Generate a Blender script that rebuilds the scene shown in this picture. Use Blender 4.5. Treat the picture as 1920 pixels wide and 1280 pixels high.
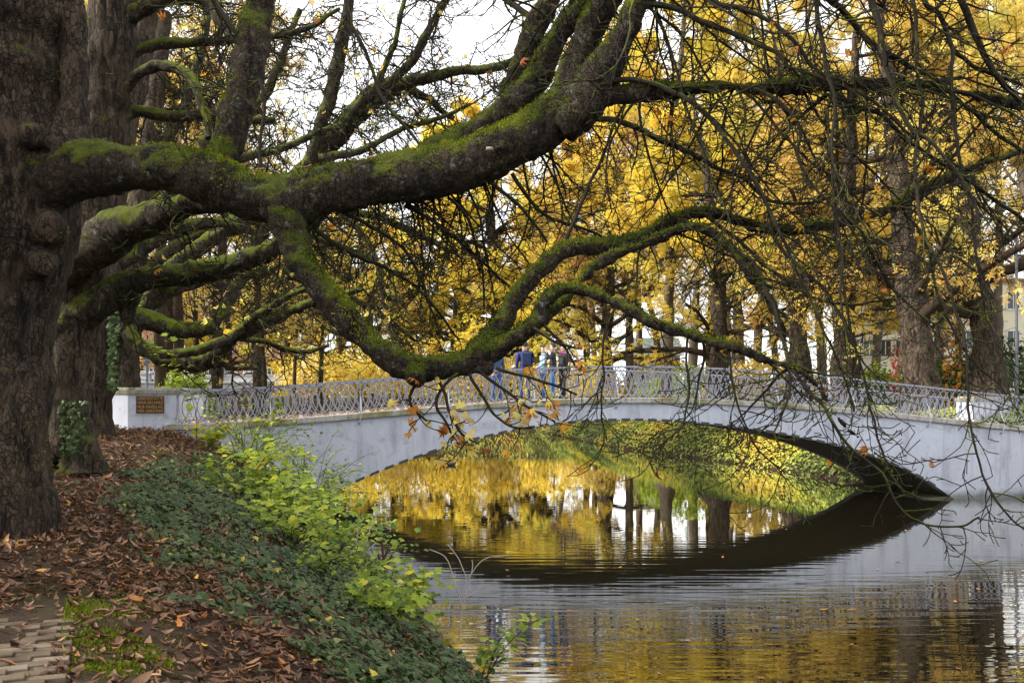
import bpy, bmesh, math, random
import numpy as np
from mathutils import Vector, Matrix

# ------------------------------------------------------------------ scene, camera, sky, sun
scene = bpy.context.scene
for o in list(bpy.data.objects):
    bpy.data.objects.remove(o)
C = scene.collection
F, CX, HY, HE = 1867.0, 960.0, 735.0, 3.30        # focal length in photo pixels, optical axis, horizon row, eye height

cam_data = bpy.data.cameras.new('camera')
cam_data.sensor_width = 36.0
cam_data.lens = 36.0 * F / 1920.0
cam_data.shift_y = (HY - 640.0) / 1920.0
cam_data.clip_start = 0.1
cam_data.clip_end = 2000.0
cam = bpy.data.objects.new('camera', cam_data)
cam.location = (0, 0, HE)
cam.rotation_euler = (math.radians(90), 0, 0)
C.objects.link(cam)
scene.camera = cam

SUN_ELEV, SUN_AZ = math.radians(34), math.radians(-99)   # azimuth from +Y (view direction), negative to the left
world = bpy.data.worlds.new('World')
scene.world = world
world.use_nodes = True
wn, wl = world.node_tree.nodes, world.node_tree.links
wn.clear()
w_out = wn.new('ShaderNodeOutputWorld')
w_bg = wn.new('ShaderNodeBackground')
w_sky = wn.new('ShaderNodeTexSky')
w_sky.sky_type = 'NISHITA'
w_sky.sun_disc = False
w_sky.sun_elevation = SUN_ELEV
w_sky.sun_rotation = SUN_AZ
w_sky.air_density = 1.0
w_sky.dust_density = 2.0
w_co = wn.new('ShaderNodeTexCoord')
w_no = wn.new('ShaderNodeTexNoise')
w_no.inputs['Scale'].default_value = 3.0
w_no.inputs['Detail'].default_value = 6.0
w_mr = wn.new('ShaderNodeMapRange')
w_mr.inputs['From Min'].default_value = 0.35
w_mr.inputs['From Max'].default_value = 0.65
w_mr.inputs['To Min'].default_value = 0.82
w_mr.inputs['To Max'].default_value = 0.97
w_mix = wn.new('ShaderNodeMixRGB')
w_mix.inputs['Color2'].default_value = (8.9, 8.85, 8.95, 1)     # the bright cloud layer
wl.new(w_co.outputs['Generated'], w_no.inputs['Vector'])
wl.new(w_no.outputs['Fac'], w_mr.inputs['Value'])
wl.new(w_mr.outputs['Result'], w_mix.inputs['Fac'])
wl.new(w_sky.outputs['Color'], w_mix.inputs['Color1'])
wl.new(w_mix.outputs['Color'], w_bg.inputs['Color'])
wl.new(w_bg.outputs['Background'], w_out.inputs['Surface'])
w_bg.inputs['Strength'].default_value = 0.135

sun_data = bpy.data.lights.new('sun', 'SUN')
sun_data.energy = 4.6
sun_data.angle = math.radians(7)
sun_data.color = (1.0, 0.93, 0.82)
sun = bpy.data.objects.new('sun', sun_data)
to_sun = Vector((math.sin(SUN_AZ) * math.cos(SUN_ELEV), math.cos(SUN_AZ) * math.cos(SUN_ELEV), math.sin(SUN_ELEV)))
sun.rotation_euler = to_sun.to_track_quat('Z', 'Y').to_euler()
sun.location = (-20, 20, 40)
C.objects.link(sun)

vs = scene.view_settings
vs.view_transform = 'Standard'
vs.look = 'None'
vs.exposure = 0.80
vs.gamma = 1.0
vs.use_curve_mapping = False
scene.render.engine = 'CYCLES'
cy = scene.cycles
cy.max_bounces = 4
cy.diffuse_bounces = 2
cy.glossy_bounces = 2
cy.transmission_bounces = 2
cy.transparent_max_bounces = 2
cy.use_adaptive_sampling = True
cy.adaptive_threshold = 0.03
cy.adaptive_min_samples = 16
cy.caustics_reflective = False
cy.caustics_refractive = False
cy.sample_clamp_indirect = 4.0
cy.use_denoising = True

# ------------------------------------------------------------------ helpers
rnd = random.Random(11)
nr = np.random.default_rng(7)

def P(px, py, Y):
    return (((px - CX) * Y / F), Y, HE - (py - HY) * Y / F)

def tag(o, label, cat=None, group=None, kind=None):
    o['label'] = label
    if cat: o['category'] = cat
    if group: o['group'] = group
    if kind: o['kind'] = kind
    return o

def empty(name, loc=(0, 0, 0), rz=0.0):
    o = bpy.data.objects.new(name, None)
    o.empty_display_size = 0.2
    o.location = loc
    o.rotation_euler = (0, 0, rz)
    C.objects.link(o)
    return o

def link(name, me, mat=None, parent=None, loc=None):
    o = bpy.data.objects.new(name, me)
    C.objects.link(o)
    if mat is not None and len(me.materials) == 0:
        me.materials.append(mat)
    if loc is not None: o.location = loc
    if parent is not None: o.parent = parent
    return o

def mesh_np(name, V, Q, smooth=True, attrs=None, mat=None):
    """V (n,3); Q either (m,3)/(m,4) array or list of such arrays."""
    if not isinstance(Q, (list, tuple)): Q = [Q]
    Q = [np.asarray(q, dtype=np.int32) for q in Q if len(q)]
    me = bpy.data.meshes.new(name)
    V = np.asarray(V, dtype=np.float32)
    me.vertices.add(len(V)); me.vertices.foreach_set('co', V.ravel())
    nl = sum(q.size for q in Q); nf = sum(len(q) for q in Q)
    me.loops.add(nl); me.loops.foreach_set('vertex_index', np.concatenate([q.ravel() for q in Q]))
    sizes = np.concatenate([np.full(len(q), q.shape[1], dtype=np.int32) for q in Q])
    starts = np.concatenate([[0], np.cumsum(sizes)[:-1]]).astype(np.int32)
    me.polygons.add(nf); me.polygons.foreach_set('loop_start', starts)
    me.update(calc_edges=True)
    me.polygons.foreach_set('use_smooth', np.full(nf, smooth, dtype=bool))
    if attrs:
        for k, a in attrs.items():
            at = me.attributes.new(k, 'FLOAT', 'POINT')
            at.data.foreach_set('value', np.asarray(a, dtype=np.float32))
    if mat: me.materials.append(mat)
    me.validate()
    return me

class MB:
    """collects simple solids into one mesh"""
    def __init__(s): s.v = []; s.f = []
    def add(s, verts, faces):
        b = len(s.v); s.v.extend([tuple(v) for v in verts]); s.f.extend([tuple(i + b for i in f) for f in faces]); return s
    def box(s, c, d, rz=0.0):
        x, y, z = d[0] / 2, d[1] / 2, d[2] / 2; cs, sn = math.cos(rz), math.sin(rz)
        vs_ = []
        for (a, b, e) in ((-x,-y,-z),(x,-y,-z),(x,y,-z),(-x,y,-z),(-x,-y,z),(x,-y,z),(x,y,z),(-x,y,z)):
            vs_.append((c[0] + a*cs - b*sn, c[1] + a*sn + b*cs, c[2] + e))
        return s.add(vs_, ((0,3,2,1),(4,5,6,7),(0,1,5,4),(1,2,6,5),(2,3,7,6),(3,0,4,7)))
    def prism(s, poly, z0, z1):
        n = len(poly)
        vs_ = [(p[0], p[1], z0) for p in poly] + [(p[0], p[1], z1) for p in poly]
        fs = [tuple(range(n))[::-1], tuple(range(n, 2 * n))] + [(i, (i+1) % n, n + (i+1) % n, n + i) for i in range(n)]
        return s.add(vs_, fs)
    def cyl(s, c, r0, r1, h, n=12):
        vs_ = [(c[0]+r0*math.cos(2*math.pi*i/n), c[1]+r0*math.sin(2*math.pi*i/n), c[2]) for i in range(n)]
        vs_ += [(c[0]+r1*math.cos(2*math.pi*i/n), c[1]+r1*math.sin(2*math.pi*i/n), c[2]+h) for i in range(n)]
        return s.add(vs_, [tuple(range(n))[::-1], tuple(range(n, 2*n))] + [(i, (i+1) % n, n+(i+1) % n, n+i) for i in range(n)])
    def tube(s, pts, rad, sides=6):
        V, Q = tubes([(pts, rad)], sides)
        return s.add(V, Q)
    def build(s, name, mat, parent=None, smooth=False, bevel=0.0):
        me = bpy.data.meshes.new(name)
        me.from_pydata(s.v, [], s.f)
        me.update()
        if smooth: me.polygons.foreach_set('use_smooth', np.ones(len(me.polygons), dtype=bool))
        o = link(name, me, mat, parent)
        if bevel > 0:
            m = o.modifiers.new('bevel', 'BEVEL'); m.width = bevel; m.segments = 2; m.limit_method = 'ANGLE'
        return o

def crom(pts, n=6):
    """Catmull-Rom resample of an (k,m) array"""
    p = np.asarray(pts, float)
    if len(p) < 3: 
        t = np.linspace(0, 1, n + 1)[:, None]
        return p[0] * (1 - t) + p[-1] * t
    q = np.vstack([2 * p[0] - p[1], p, 2 * p[-1] - p[-2]])
    out = []
    t = np.linspace(0, 1, n, endpoint=False)[:, None]
    for i in range(1, len(q) - 2):
        a, b, c, d = q[i-1], q[i], q[i+1], q[i+2]
        out.append(0.5 * (2*b + (c-a)*t + (2*a-5*b+4*c-d)*t**2 + (-a+3*b-3*c+d)*t**3))
    out.append(q[-2][None])
    return np.vstack(out)

def tubes(paths, sides=5, cap=False):
    """paths: list of (pts (n,3), radii (n)); one vertex/face array for all"""
    Vs, Qs, base = [], [], 0
    ang = np.arange(sides) * 2 * math.pi / sides
    ca, sa = np.cos(ang)[None, :, None], np.sin(ang)[None, :, None]
    j = np.arange(sides); j2 = (j + 1) % sides
    cache = {}
    for pts, rad in paths:
        p = np.asarray(pts, float); r = np.broadcast_to(np.asarray(rad, float), (len(p),))
        n = len(p)
        t = np.empty_like(p); t[1:-1] = p[2:] - p[:-2]; t[0] = p[1] - p[0]; t[-1] = p[-1] - p[-2]
        t /= (np.linalg.norm(t, axis=1, keepdims=True) + 1e-9)
        mean = t.mean(0)
        ref = np.array((0, 0, 1.0)) if abs(mean[2]) < 0.8 * np.linalg.norm(mean) + 1e-9 else np.array((1.0, 0.13, 0))
        u = np.cross(t, ref); u /= (np.linalg.norm(u, axis=1, keepdims=True) + 1e-9)
        v = np.cross(t, u)
        ring = p[:, None, :] + r[:, None, None] * (ca * u[:, None, :] + sa * v[:, None, :])
        Vs.append(ring.reshape(-1, 3))
        if n not in cache:
            i = np.arange(n - 1)[:, None] * sides
            cache[n] = np.stack([i + j, i + j2, i + sides + j2, i + sides + j], -1).reshape(-1, 4)
        Qs.append(cache[n] + base)
        base += n * sides
        if cap:
            pass
    return np.vstack(Vs), np.vstack(Qs)

def frames(normal, spin):
    """rotation matrices (N,3,3) whose columns are x, y, z=normal, spun about z"""
    n = normal / (np.linalg.norm(normal, axis=1, keepdims=True) + 1e-9)
    ref = np.where(np.abs(n[:, 2:3]) < 0.9, np.array([[0, 0, 1.0]]), np.array([[1.0, 0, 0]]))
    x = np.cross(ref, n); x /= np.linalg.norm(x, axis=1, keepdims=True)
    y = np.cross(n, x)
    c, s = np.cos(spin)[:, None], np.sin(spin)[:, None]
    return np.stack([x * c + y * s, -x * s + y * c, n], axis=2)

def scatter(tv, tf, pos, R, sc):
    tv = np.asarray(tv, float); N = len(pos); k = len(tv)
    V = np.einsum('nij,kj->nki', R, tv) * np.asarray(sc).reshape(-1, 1, 1) + pos[:, None, :]
    out = []
    for fs in tf:
        fs = np.asarray(fs)
        out.append((fs[None] + (np.arange(N) * k)[:, None, None]).reshape(-1, fs.shape[1]))
    return V.reshape(-1, 3), out

def hash3(ix, iy, iz, seed=0):
    h = (ix * 374761393 + iy * 668265263 + iz * 2147483647 + seed * 974711) & 0xffffffff
    h = ((h ^ (h >> 13)) * 1274126177) & 0xffffffff
    return ((h ^ (h >> 16)) & 0xffff) / 65535.0

def vnoise(p, scale=1.0, seed=0):
    q = np.asarray(p, float) * scale
    i = np.floor(q).astype(np.int64); f = q - i; f = f * f * (3 - 2 * f)
    r = 0
    for dx in (0, 1):
        for dy in (0, 1):
            for dz in (0, 1):
                w = (f[:, 0] if dx else 1 - f[:, 0]) * (f[:, 1] if dy else 1 - f[:, 1]) * (f[:, 2] if dz else 1 - f[:, 2])
                r = r + w * hash3(i[:, 0] + dx, i[:, 1] + dy, i[:, 2] + dz, seed)
    return r

def vn2(x, y, scale, seed=0):
    x = np.asarray(x, float); y = np.asarray(y, float)
    return vnoise(np.stack([x.ravel(), y.ravel(), np.zeros(x.size)], 1), scale, seed).reshape(x.shape)

# leaf templates: y forward, z normal, unit length
def palmate(nl=5, spread=1.9, w=0.17, droop=0.25):
    v = [(0, 0, 0)]; f = []
    for k in range(nl):
        a = (k / (nl - 1) - 0.5) * 2 * spread if nl > 1 else 0
        L = 1.0 - 0.16 * abs(k - (nl - 1) / 2)
        d = (math.sin(a), math.cos(a)); n = (d[1], -d[0])
        b = len(v)
        v += [(d[0]*L*.6 + n[0]*w*L, d[1]*L*.6 + n[1]*w*L, -droop*.15), (d[0]*L, d[1]*L, -droop), (d[0]*L*.6 - n[0]*w*L, d[1]*L*.6 - n[1]*w*L, -droop*.15)]
        f.append((0, b, b + 1, b + 2))
    return v, [f]
PALM = palmate()
OVATE = ([(0,0,0), (.30,.28,.06), (.27,.62,.03), (0,1,-.08), (-.27,.62,.03), (-.30,.28,.06), (0,.5,-.03)],
         [[(0,1,6),(1,2,6),(2,3,6),(3,4,6),(4,5,6),(5,0,6)]])
MAPLE = ([(0,0,0), (.25,-.05,.04), (.55,.2,.0), (.34,.38,.04), (.58,.72,-.04), (.2,.66,.03), (0,1,-.06), (-.2,.66,.03), (-.58,.72,-.04), (-.34,.38,.04), (-.55,.2,.0), (-.25,-.05,.04), (0,.35,-.04)],
         [[(i, i + 1, 12) for i in range(11)] + [(11, 0, 12)]])
IVY = ([(0,0,0), (.42,.05,-.05), (.33,.36,.03), (0,1,-.07), (-.33,.36,.03), (-.42,.05,-.05), (0,.3,.05)],
       [[(0,1,6),(1,2,6),(2,3,6),(3,4,6),(4,5,6),(5,0,6)]])
IVY2 = ([(0,0,0), (.42,.12,-.03), (.28,.5,.03), (0,1,-.07), (-.28,.5,.03), (-.42,.12,-.03)], [[(0,1,2,3),(0,3,4,5)]])
def dead_leaf(curl, roll):
    v, f = [], []
    prof = (0.03, 0.19, 0.16, 0.0)
    for i, w in enumerate(prof):
        t = i / 3.0; a = curl * (t - 0.4)
        y = t; z = 0.22 * abs(curl) * (t - 0.5) ** 2 * 2 + 0.05 * math.sin(3 * a)
        for sx in (-1, 0, 1):
            v.append((sx * w * math.cos(roll * abs(sx)), y, z + abs(sx) * w * math.sin(roll) + 0.012))
    for i in range(3):
        for j in range(2):
            a = i * 3 + j; f.append((a, a + 1, a + 4, a + 3))
    return v, [f]

# ------------------------------------------------------------------ materials
class NT:
    def __init__(s, name):
        s.m = bpy.data.materials.new(name); s.m.use_nodes = True
        s.n = s.m.node_tree.nodes; s.l = s.m.node_tree.links
        s.n.clear()
        s.out = s.n.new('ShaderNodeOutputMaterial')
    def node(s, t, **kw):
        nd = s.n.new(t)
        for k, v in kw.items():
            if k in nd.inputs: 
                s.set(nd.inputs[k], v)
            else: setattr(nd, k, v)
        return nd
    def set(s, sock, v):
        if isinstance(v, bpy.types.NodeSocket): s.l.new(v, sock)
        elif isinstance(v, (tuple, list)) and sock.type == 'RGBA' and len(v) == 3: sock.default_value = (*v, 1)
        else: sock.default_value = v
    def coord(s, which='Object'): return s.node('ShaderNodeTexCoord').outputs[which]
    def mapping(s, vec, scale=(1,1,1)):
        return s.node('ShaderNodeMapping', Vector=vec, Scale=scale).outputs['Vector']
    def noise(s, vec, scale, detail=4, rough=0.55, dist=0.0):
        return s.node('ShaderNodeTexNoise', Vector=vec, Scale=scale, Detail=detail, Roughness=rough, Distortion=dist).outputs['Fac']
    def ramp(s, fac, stops, interp='LINEAR'):
        r = s.n.new('ShaderNodeValToRGB'); r.color_ramp.interpolation = interp
        el = r.color_ramp.elements
        while len(el) > 1: el.remove(el[-1])
        el[0].position = stops[0][0]; el[0].color = (*stops[0][1], 1)
        for p, c in stops[1:]:
            e = el.new(p); e.color = (*c, 1)
        s.l.new(fac, r.inputs['Fac']); return r.outputs['Color']
    def maprange(s, v, a, b, c=0.0, d=1.0):
        return s.node('ShaderNodeMapRange', **{'Value': v, 'From Min': a, 'From Max': b, 'To Min': c, 'To Max': d}).outputs['Result']
    def math(s, op, a, b=0.0):
        n = s.n.new('ShaderNodeMath'); n.operation = op
        s.set(n.inputs[0], a); s.set(n.inputs[1], b); return n.outputs[0]
    def mix(s, fac, a, b, mode='MIX'):
        n = s.n.new('ShaderNodeMixRGB'); n.blend_type = mode
        s.set(n.inputs['Fac'], fac); s.set(n.inputs['Color1'], a); s.set(n.inputs['Color2'], b); return n.outputs['Color']
    def bump(s, h, strength, dist, normal=None):
        n = s.node('ShaderNodeBump', Height=h, Strength=strength, Distance=dist)
        if normal is not None: s.l.new(normal, n.inputs['Normal'])
        return n.outputs['Normal']
    def bsdf(s, col, rough=0.8, normal=None, metal=0.0, spec=0.5):
        b = s.n.new('ShaderNodeBsdfPrincipled')
        s.set(b.inputs['Base Color'], col); s.set(b.inputs['Roughness'], rough); b.inputs['Metallic'].default_value = metal
        s.set(b.inputs['Specular IOR Level'], spec)
        if normal is not None: s.l.new(normal, b.inputs['Normal'])
        s.l.new(b.outputs['BSDF'], s.out.inputs['Surface']); return b

def mat_plain(name, col, rough=0.6, metal=0.0, var=0.15, scale=8.0, bump=0.1):
    t = NT(name); v = t.coord()
    n = t.noise(v, scale, 5)
    lo = tuple(c * (1 - var) for c in col); hi = tuple(min(1, c * (1 + var)) for c in col)
    t.bsdf(t.ramp(n, [(0.3, lo), (0.7, hi)]), rough, t.bump(n, bump, 0.01), metal)
    return t.m

def mat_bark(name, dark, light, moss=0.5, plate=(7, 7, 2.6), mossc=((.020, .036, .003), (.15, .175, .010)), depth=0.02, lichen=0.0, cheap=False):
    t = NT(name); v = t.coord()
    wob = t.node('ShaderNodeTexNoise', Vector=v, Scale=3.5, Detail=3.0).outputs['Color']
    vv = t.node('ShaderNodeVectorMath', operation='MULTIPLY_ADD'); t.l.new(wob, vv.inputs[0]); vv.inputs[1].default_value = (.16, .16, .3); t.l.new(v, vv.inputs[2])
    mv = t.mapping(vv.outputs[0], plate)
    fine = t.noise(v, 38, 5, 0.7)
    big = t.noise(v, 1.7, 4)
    if cheap:
        h = t.math('MULTIPLY', fine, 0.8)
        col = t.ramp(t.math('ADD', t.math('MULTIPLY', big, 0.5), t.math('MULTIPLY', fine, 0.5)), [(0.35, dark), (0.65, light)])
    else:
        vo = t.node('ShaderNodeTexVoronoi', feature='F1', Vector=mv, Scale=2.6, Randomness=1.0)
        vo2 = t.node('ShaderNodeTexVoronoi', feature='DISTANCE_TO_EDGE', Vector=mv, Scale=2.6, Randomness=1.0)
        patch = t.maprange(t.noise(v, 2.2, 3), 0.30, 0.5)
        edge = t.maprange(vo2.outputs['Distance'], 0.0, 0.10)
        tone = t.node('ShaderNodeSeparateXYZ', Vector=vo.outputs['Color']).outputs['X']
        fur = t.noise(t.mapping(v, (10, 10, 1.6)), 1.0, 5, 0.65, 0.6)
        h = t.math('ADD', t.math('MULTIPLY', t.math('MULTIPLY', edge, patch), 0.42), t.math('ADD', t.math('MULTIPLY', tone, 0.22), t.math('ADD', t.math('MULTIPLY', fine, 0.42), t.math('MULTIPLY', fur, 0.75))))
        col = t.ramp(t.math('ADD', t.math('MULTIPLY', big, 0.30), t.math('ADD', t.math('MULTIPLY', tone, 0.16), t.math('ADD', t.math('MULTIPLY', fine, 0.30), t.math('MULTIPLY', fur, 0.24)))), [(0.36, dark), (0.60, light), (0.72, tuple(c * 1.6 for c in light))])
        col = t.mix(t.math('MULTIPLY', t.math('MULTIPLY', t.math('SUBTRACT', 1.0, edge), patch), 0.8), col, tuple(c * 0.4 for c in dark))
        col = t.mix(t.math('MULTIPLY', t.maprange(fur, 0.46, 0.36), 0.8), col, tuple(c * 0.4 for c in dark))
    if lichen > 0:
        ln = t.noise(v, 9.0, 5, 0.7)
        col = t.mix(t.math('MULTIPLY', t.maprange(ln, 0.58, 0.66), lichen), col, (0.27, 0.30, 0.24))
    geo = t.node('ShaderNodeNewGeometry')
    sep = t.node('ShaderNodeSeparateXYZ', Vector=geo.outputs['Normal'])
    mn = t.noise(v, 2.6, 5, 0.65)
    mk = t.math('ADD', t.math('MULTIPLY', sep.outputs['Z'], 0.62), t.math('MULTIPLY', t.math('SUBTRACT', mn, 0.5), 2.4))
    mk = t.maprange(mk, 0.62 - moss, 0.95 - moss)
    mf = t.noise(v, 90, 3, 0.7)
    mt = t.noise(v, 6.5, 4, 0.6)
    mcol = t.ramp(t.math('ADD', t.math('MULTIPLY', mf, 0.5), t.math('MULTIPLY', mt, 0.5)), [(0.33, mossc[0]), (0.68, mossc[1])])
    col = t.mix(t.math('MULTIPLY', mk, 0.93), col, mcol)
    hh = t.math('ADD', h, t.math('MULTIPLY', mk, t.math('ADD', t.math('MULTIPLY', mf, 0.8), t.math('MULTIPLY', mt, 0.9))))
    t.bsdf(col, 0.9, t.bump(hh, 1.0, depth), spec=0.2)
    return t.m

def mat_leaf(name, stops, rough=0.55, trans=0.45, spec=0.3, tcol=1.25):
    t = NT(name)
    at = t.node('ShaderNodeAttribute', attribute_name='tint')
    col = t.ramp(at.outputs['Fac'], stops)
    b = t.n.new('ShaderNodeBsdfPrincipled'); t.l.new(col, b.inputs['Base Color']); b.inputs['Roughness'].default_value = rough
    b.inputs['Specular IOR Level'].default_value = spec
    tr = t.n.new('ShaderNodeBsdfTranslucent'); t.l.new(t.mix(1.0, col, (tcol, tcol, tcol * .8), 'MULTIPLY'), tr.inputs['Color'])
    mx = t.n.new('ShaderNodeMixShader'); mx.inputs['Fac'].default_value = trans
    t.l.new(b.outputs[0], mx.inputs[1]); t.l.new(tr.outputs[0], mx.inputs[2]); t.l.new(mx.outputs[0], t.out.inputs['Surface'])
    return t.m

M = {}
M['bark_hero'] = mat_bark('bark_hero', (.008, .0058, .004), (.075, .054, .036), moss=0.05, plate=(9, 9, 4.5), depth=0.045)
M['bark_limb'] = mat_bark('bark_limb', (.006, .0045, .003), (.052, .038, .025), moss=0.56, plate=(9, 9, 9), depth=0.04, lichen=0.30)
M['bark_moss'] = mat_bark('bark_moss', (.010, .008, .005), (.060, .047, .030), moss=0.62, plate=(9, 9, 6), depth=0.02, lichen=0.35)
M['bark_twig'] = mat_bark('bark_twig', (.007, .0055, .004), (.036, .030, .020), moss=0.30, depth=0.004, cheap=True)
M['bark_left'] = mat_bark('bark_left', (.012, .009, .006), (.085, .063, .043), moss=0.25, plate=(6, 6, 2.2), depth=0.03)
M['bark_far'] = mat_bark('bark_far', (.012, .008, .005), (.070, .047, .030), moss=0.10, depth=0.03, cheap=True)
M['bark_trunk'] = mat_bark('bark_trunk', (.018, .013, .009), (.115, .086, .060), moss=0.12, plate=(4, 4, 1.3), depth=0.06)
M['bark_grey'] = mat_bark('bark_grey', (.045, .036, .026), (.16, .13, .095), moss=0.2, depth=0.02, cheap=True)
M['leaf_yellow'] = mat_leaf('leaf_yellow', [(0, (.58, .38, .07)), (.3, (.80, .59, .10)), (.62, (.88, .72, .13)), (.85, (.85, .76, .18)), (1, (.55, .57, .13))], trans=.5, tcol=1.15)
M['leaf_gold'] = mat_leaf('leaf_gold', [(0, (.40, .24, .09)), (.3, (.64, .45, .12)), (.6, (.79, .63, .16)), (.85, (.81, .71, .22)), (1, (.52, .51, .16))], trans=.48, tcol=1.15)
M['leaf_brown'] = mat_leaf('leaf_brown', [(0, (.16, .07, .02)), (.4, (.34, .16, .03)), (.7, (.50, .30, .06)), (1, (.44, .40, .08))], trans=.4)
M['leaf_orange'] = mat_leaf('leaf_orange', [(0, (.26, .07, .012)), (.4, (.48, .17, .016)), (.75, (.62, .33, .025)), (1, (.5, .42, .06))], trans=.45)
M['leaf_lime'] = mat_leaf('leaf_lime', [(0, (.045, .085, .012)), (.3, (.13, .20, .018)), (.65, (.29, .37, .03)), (.9, (.46, .46, .04)), (1, (.62, .48, .03))], rough=.45, trans=.4)
M['leaf_green'] = mat_leaf('leaf_green', [(0, (.02, .045, .012)), (.5, (.05, .10, .02)), (1, (.13, .19, .03))], trans=.3)
M['leaf_hedge'] = mat_leaf('leaf_hedge', [(0, (.012, .03, .010)), (.5, (.03, .065, .016)), (1, (.07, .12, .025))], trans=.25)
M['leaf_red'] = mat_leaf('leaf_red', [(0, (.22, .012, .012)), (.5, (.45, .03, .02)), (.8, (.55, .14, .02)), (1, (.4, .3, .03))], trans=.45)
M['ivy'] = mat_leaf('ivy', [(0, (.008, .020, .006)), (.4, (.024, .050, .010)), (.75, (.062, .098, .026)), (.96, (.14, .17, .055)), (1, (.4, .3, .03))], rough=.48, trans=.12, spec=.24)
M['ivy_far'] = mat_leaf('ivy_far', [(0, (.05, .085, .015)), (.4, (.21, .27, .05)), (.7, (.43, .46, .07)), (.92, (.62, .56, .08)), (1, (.55, .36, .04))], rough=.5, trans=.25, spec=.3)  # yellowish ivy, colours brightened in place of the sun that trees block
M['litter'] = mat_leaf('litter', [(0, (.035, .017, .010)), (.3, (.105, .052, .028)), (.6, (.185, .095, .050)), (.84, (.27, .15, .085)), (.95, (.38, .14, .025)), (1, (.5, .30, .04))], rough=.6, trans=.08, spec=.35)
M['moss_limb'] = mat_leaf('moss_limb', [(0, (.022, .036, .004)), (.35, (.07, .095, .006)), (.7, (.20, .235, .012)), (1, (.36, .36, .02))], rough=.85, trans=.25, spec=.1)
M['moss_tuft'] = mat_leaf('moss_tuft', [(0, (.04, .06, .008)), (.5, (.11, .14, .010)), (1, (.24, .25, .018))], rough=.8, trans=.2, spec=.1)

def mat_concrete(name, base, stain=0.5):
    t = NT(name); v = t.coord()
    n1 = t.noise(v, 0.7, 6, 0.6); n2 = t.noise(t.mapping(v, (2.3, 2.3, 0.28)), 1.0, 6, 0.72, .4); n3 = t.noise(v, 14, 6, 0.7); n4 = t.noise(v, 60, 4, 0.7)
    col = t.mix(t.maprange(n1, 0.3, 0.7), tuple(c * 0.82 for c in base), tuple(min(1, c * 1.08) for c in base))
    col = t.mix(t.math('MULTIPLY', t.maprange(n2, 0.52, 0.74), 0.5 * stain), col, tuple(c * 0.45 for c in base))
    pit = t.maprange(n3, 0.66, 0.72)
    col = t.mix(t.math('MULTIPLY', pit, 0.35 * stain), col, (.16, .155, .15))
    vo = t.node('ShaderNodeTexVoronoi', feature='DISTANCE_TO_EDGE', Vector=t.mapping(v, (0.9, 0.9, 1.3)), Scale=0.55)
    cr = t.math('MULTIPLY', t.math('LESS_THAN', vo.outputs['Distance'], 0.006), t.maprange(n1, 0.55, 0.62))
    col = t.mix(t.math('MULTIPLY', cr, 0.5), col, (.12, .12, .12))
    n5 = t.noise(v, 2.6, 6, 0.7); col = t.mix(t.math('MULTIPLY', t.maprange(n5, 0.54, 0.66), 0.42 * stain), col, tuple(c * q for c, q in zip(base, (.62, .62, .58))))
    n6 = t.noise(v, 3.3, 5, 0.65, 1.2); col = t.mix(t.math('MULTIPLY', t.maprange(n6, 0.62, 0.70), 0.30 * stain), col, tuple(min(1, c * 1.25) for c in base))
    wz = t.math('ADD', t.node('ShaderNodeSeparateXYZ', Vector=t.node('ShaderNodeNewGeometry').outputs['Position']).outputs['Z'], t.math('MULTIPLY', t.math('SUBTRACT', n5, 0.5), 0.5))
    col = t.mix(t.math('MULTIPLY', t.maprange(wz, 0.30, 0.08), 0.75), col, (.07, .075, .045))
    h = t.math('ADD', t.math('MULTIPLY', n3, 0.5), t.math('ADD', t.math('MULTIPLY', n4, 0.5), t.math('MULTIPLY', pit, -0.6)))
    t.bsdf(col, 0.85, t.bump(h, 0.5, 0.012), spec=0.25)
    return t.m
M['concrete'] = mat_concrete('bridge_paint', (.52, .555, .645), 1.7)
M['concrete_patch'] = mat_concrete('patched_render', (.44, .47, .54), 1.6)
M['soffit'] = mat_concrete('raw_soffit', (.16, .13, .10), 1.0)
def mat_coping():
    t = NT('coping_mossy'); v = t.coord()
    n1 = t.noise(v, 1.3, 5, .65); n3 = t.noise(v, 20, 5, .7); n2 = t.noise(t.mapping(v, (8, 8, 1)), 2.0, 4)
    col = t.mix(t.maprange(n3, .3, .7), (.30, .29, .26), (.50, .49, .46))
    col = t.mix(t.math('MULTIPLY', t.maprange(n2, .5, .7), .6), col, (.12, .115, .10))
    col = t.mix(t.math('MULTIPLY', t.maprange(n1, .44, .6), .8), col, (.16, .155, .03))
    t.bsdf(col, .9, t.bump(n3, .6, .012), spec=.2); return t.m
M['coping'] = mat_coping()
M['iron'] = mat_plain('painted_iron', (.27, .29, .35), .45, 0.0, .18, 30, .15)
M['iron_dark'] = mat_plain('rusty_iron', (.07, .055, .05), .7, 0.0, .3, 30, .3)
M['bronze'] = mat_plain('bronze_plaque', (.085, .040, .022), .45, .5, .5, 14, .2)
M['bronze_letter'] = mat_plain('bronze_letters', (.50, .33, .13), .4, .4, .3, 30, .1)
M['notch'] = mat_plain('dark_drip_edge', (.05, .05, .055), .8)
def mat_deck():
    t = NT('deck_gravel'); v = t.coord()
    n = t.noise(v, 9, 6, .7); n2 = t.noise(v, 60, 4, .7)
    t.bsdf(t.ramp(n, [(.3, (.20, .13, .10)), (.5, (.32, .23, .19)), (.7, (.42, .33, .29))]), .9, t.bump(n2, .5, .01)); return t.m
M['deck'] = mat_deck()
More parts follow.
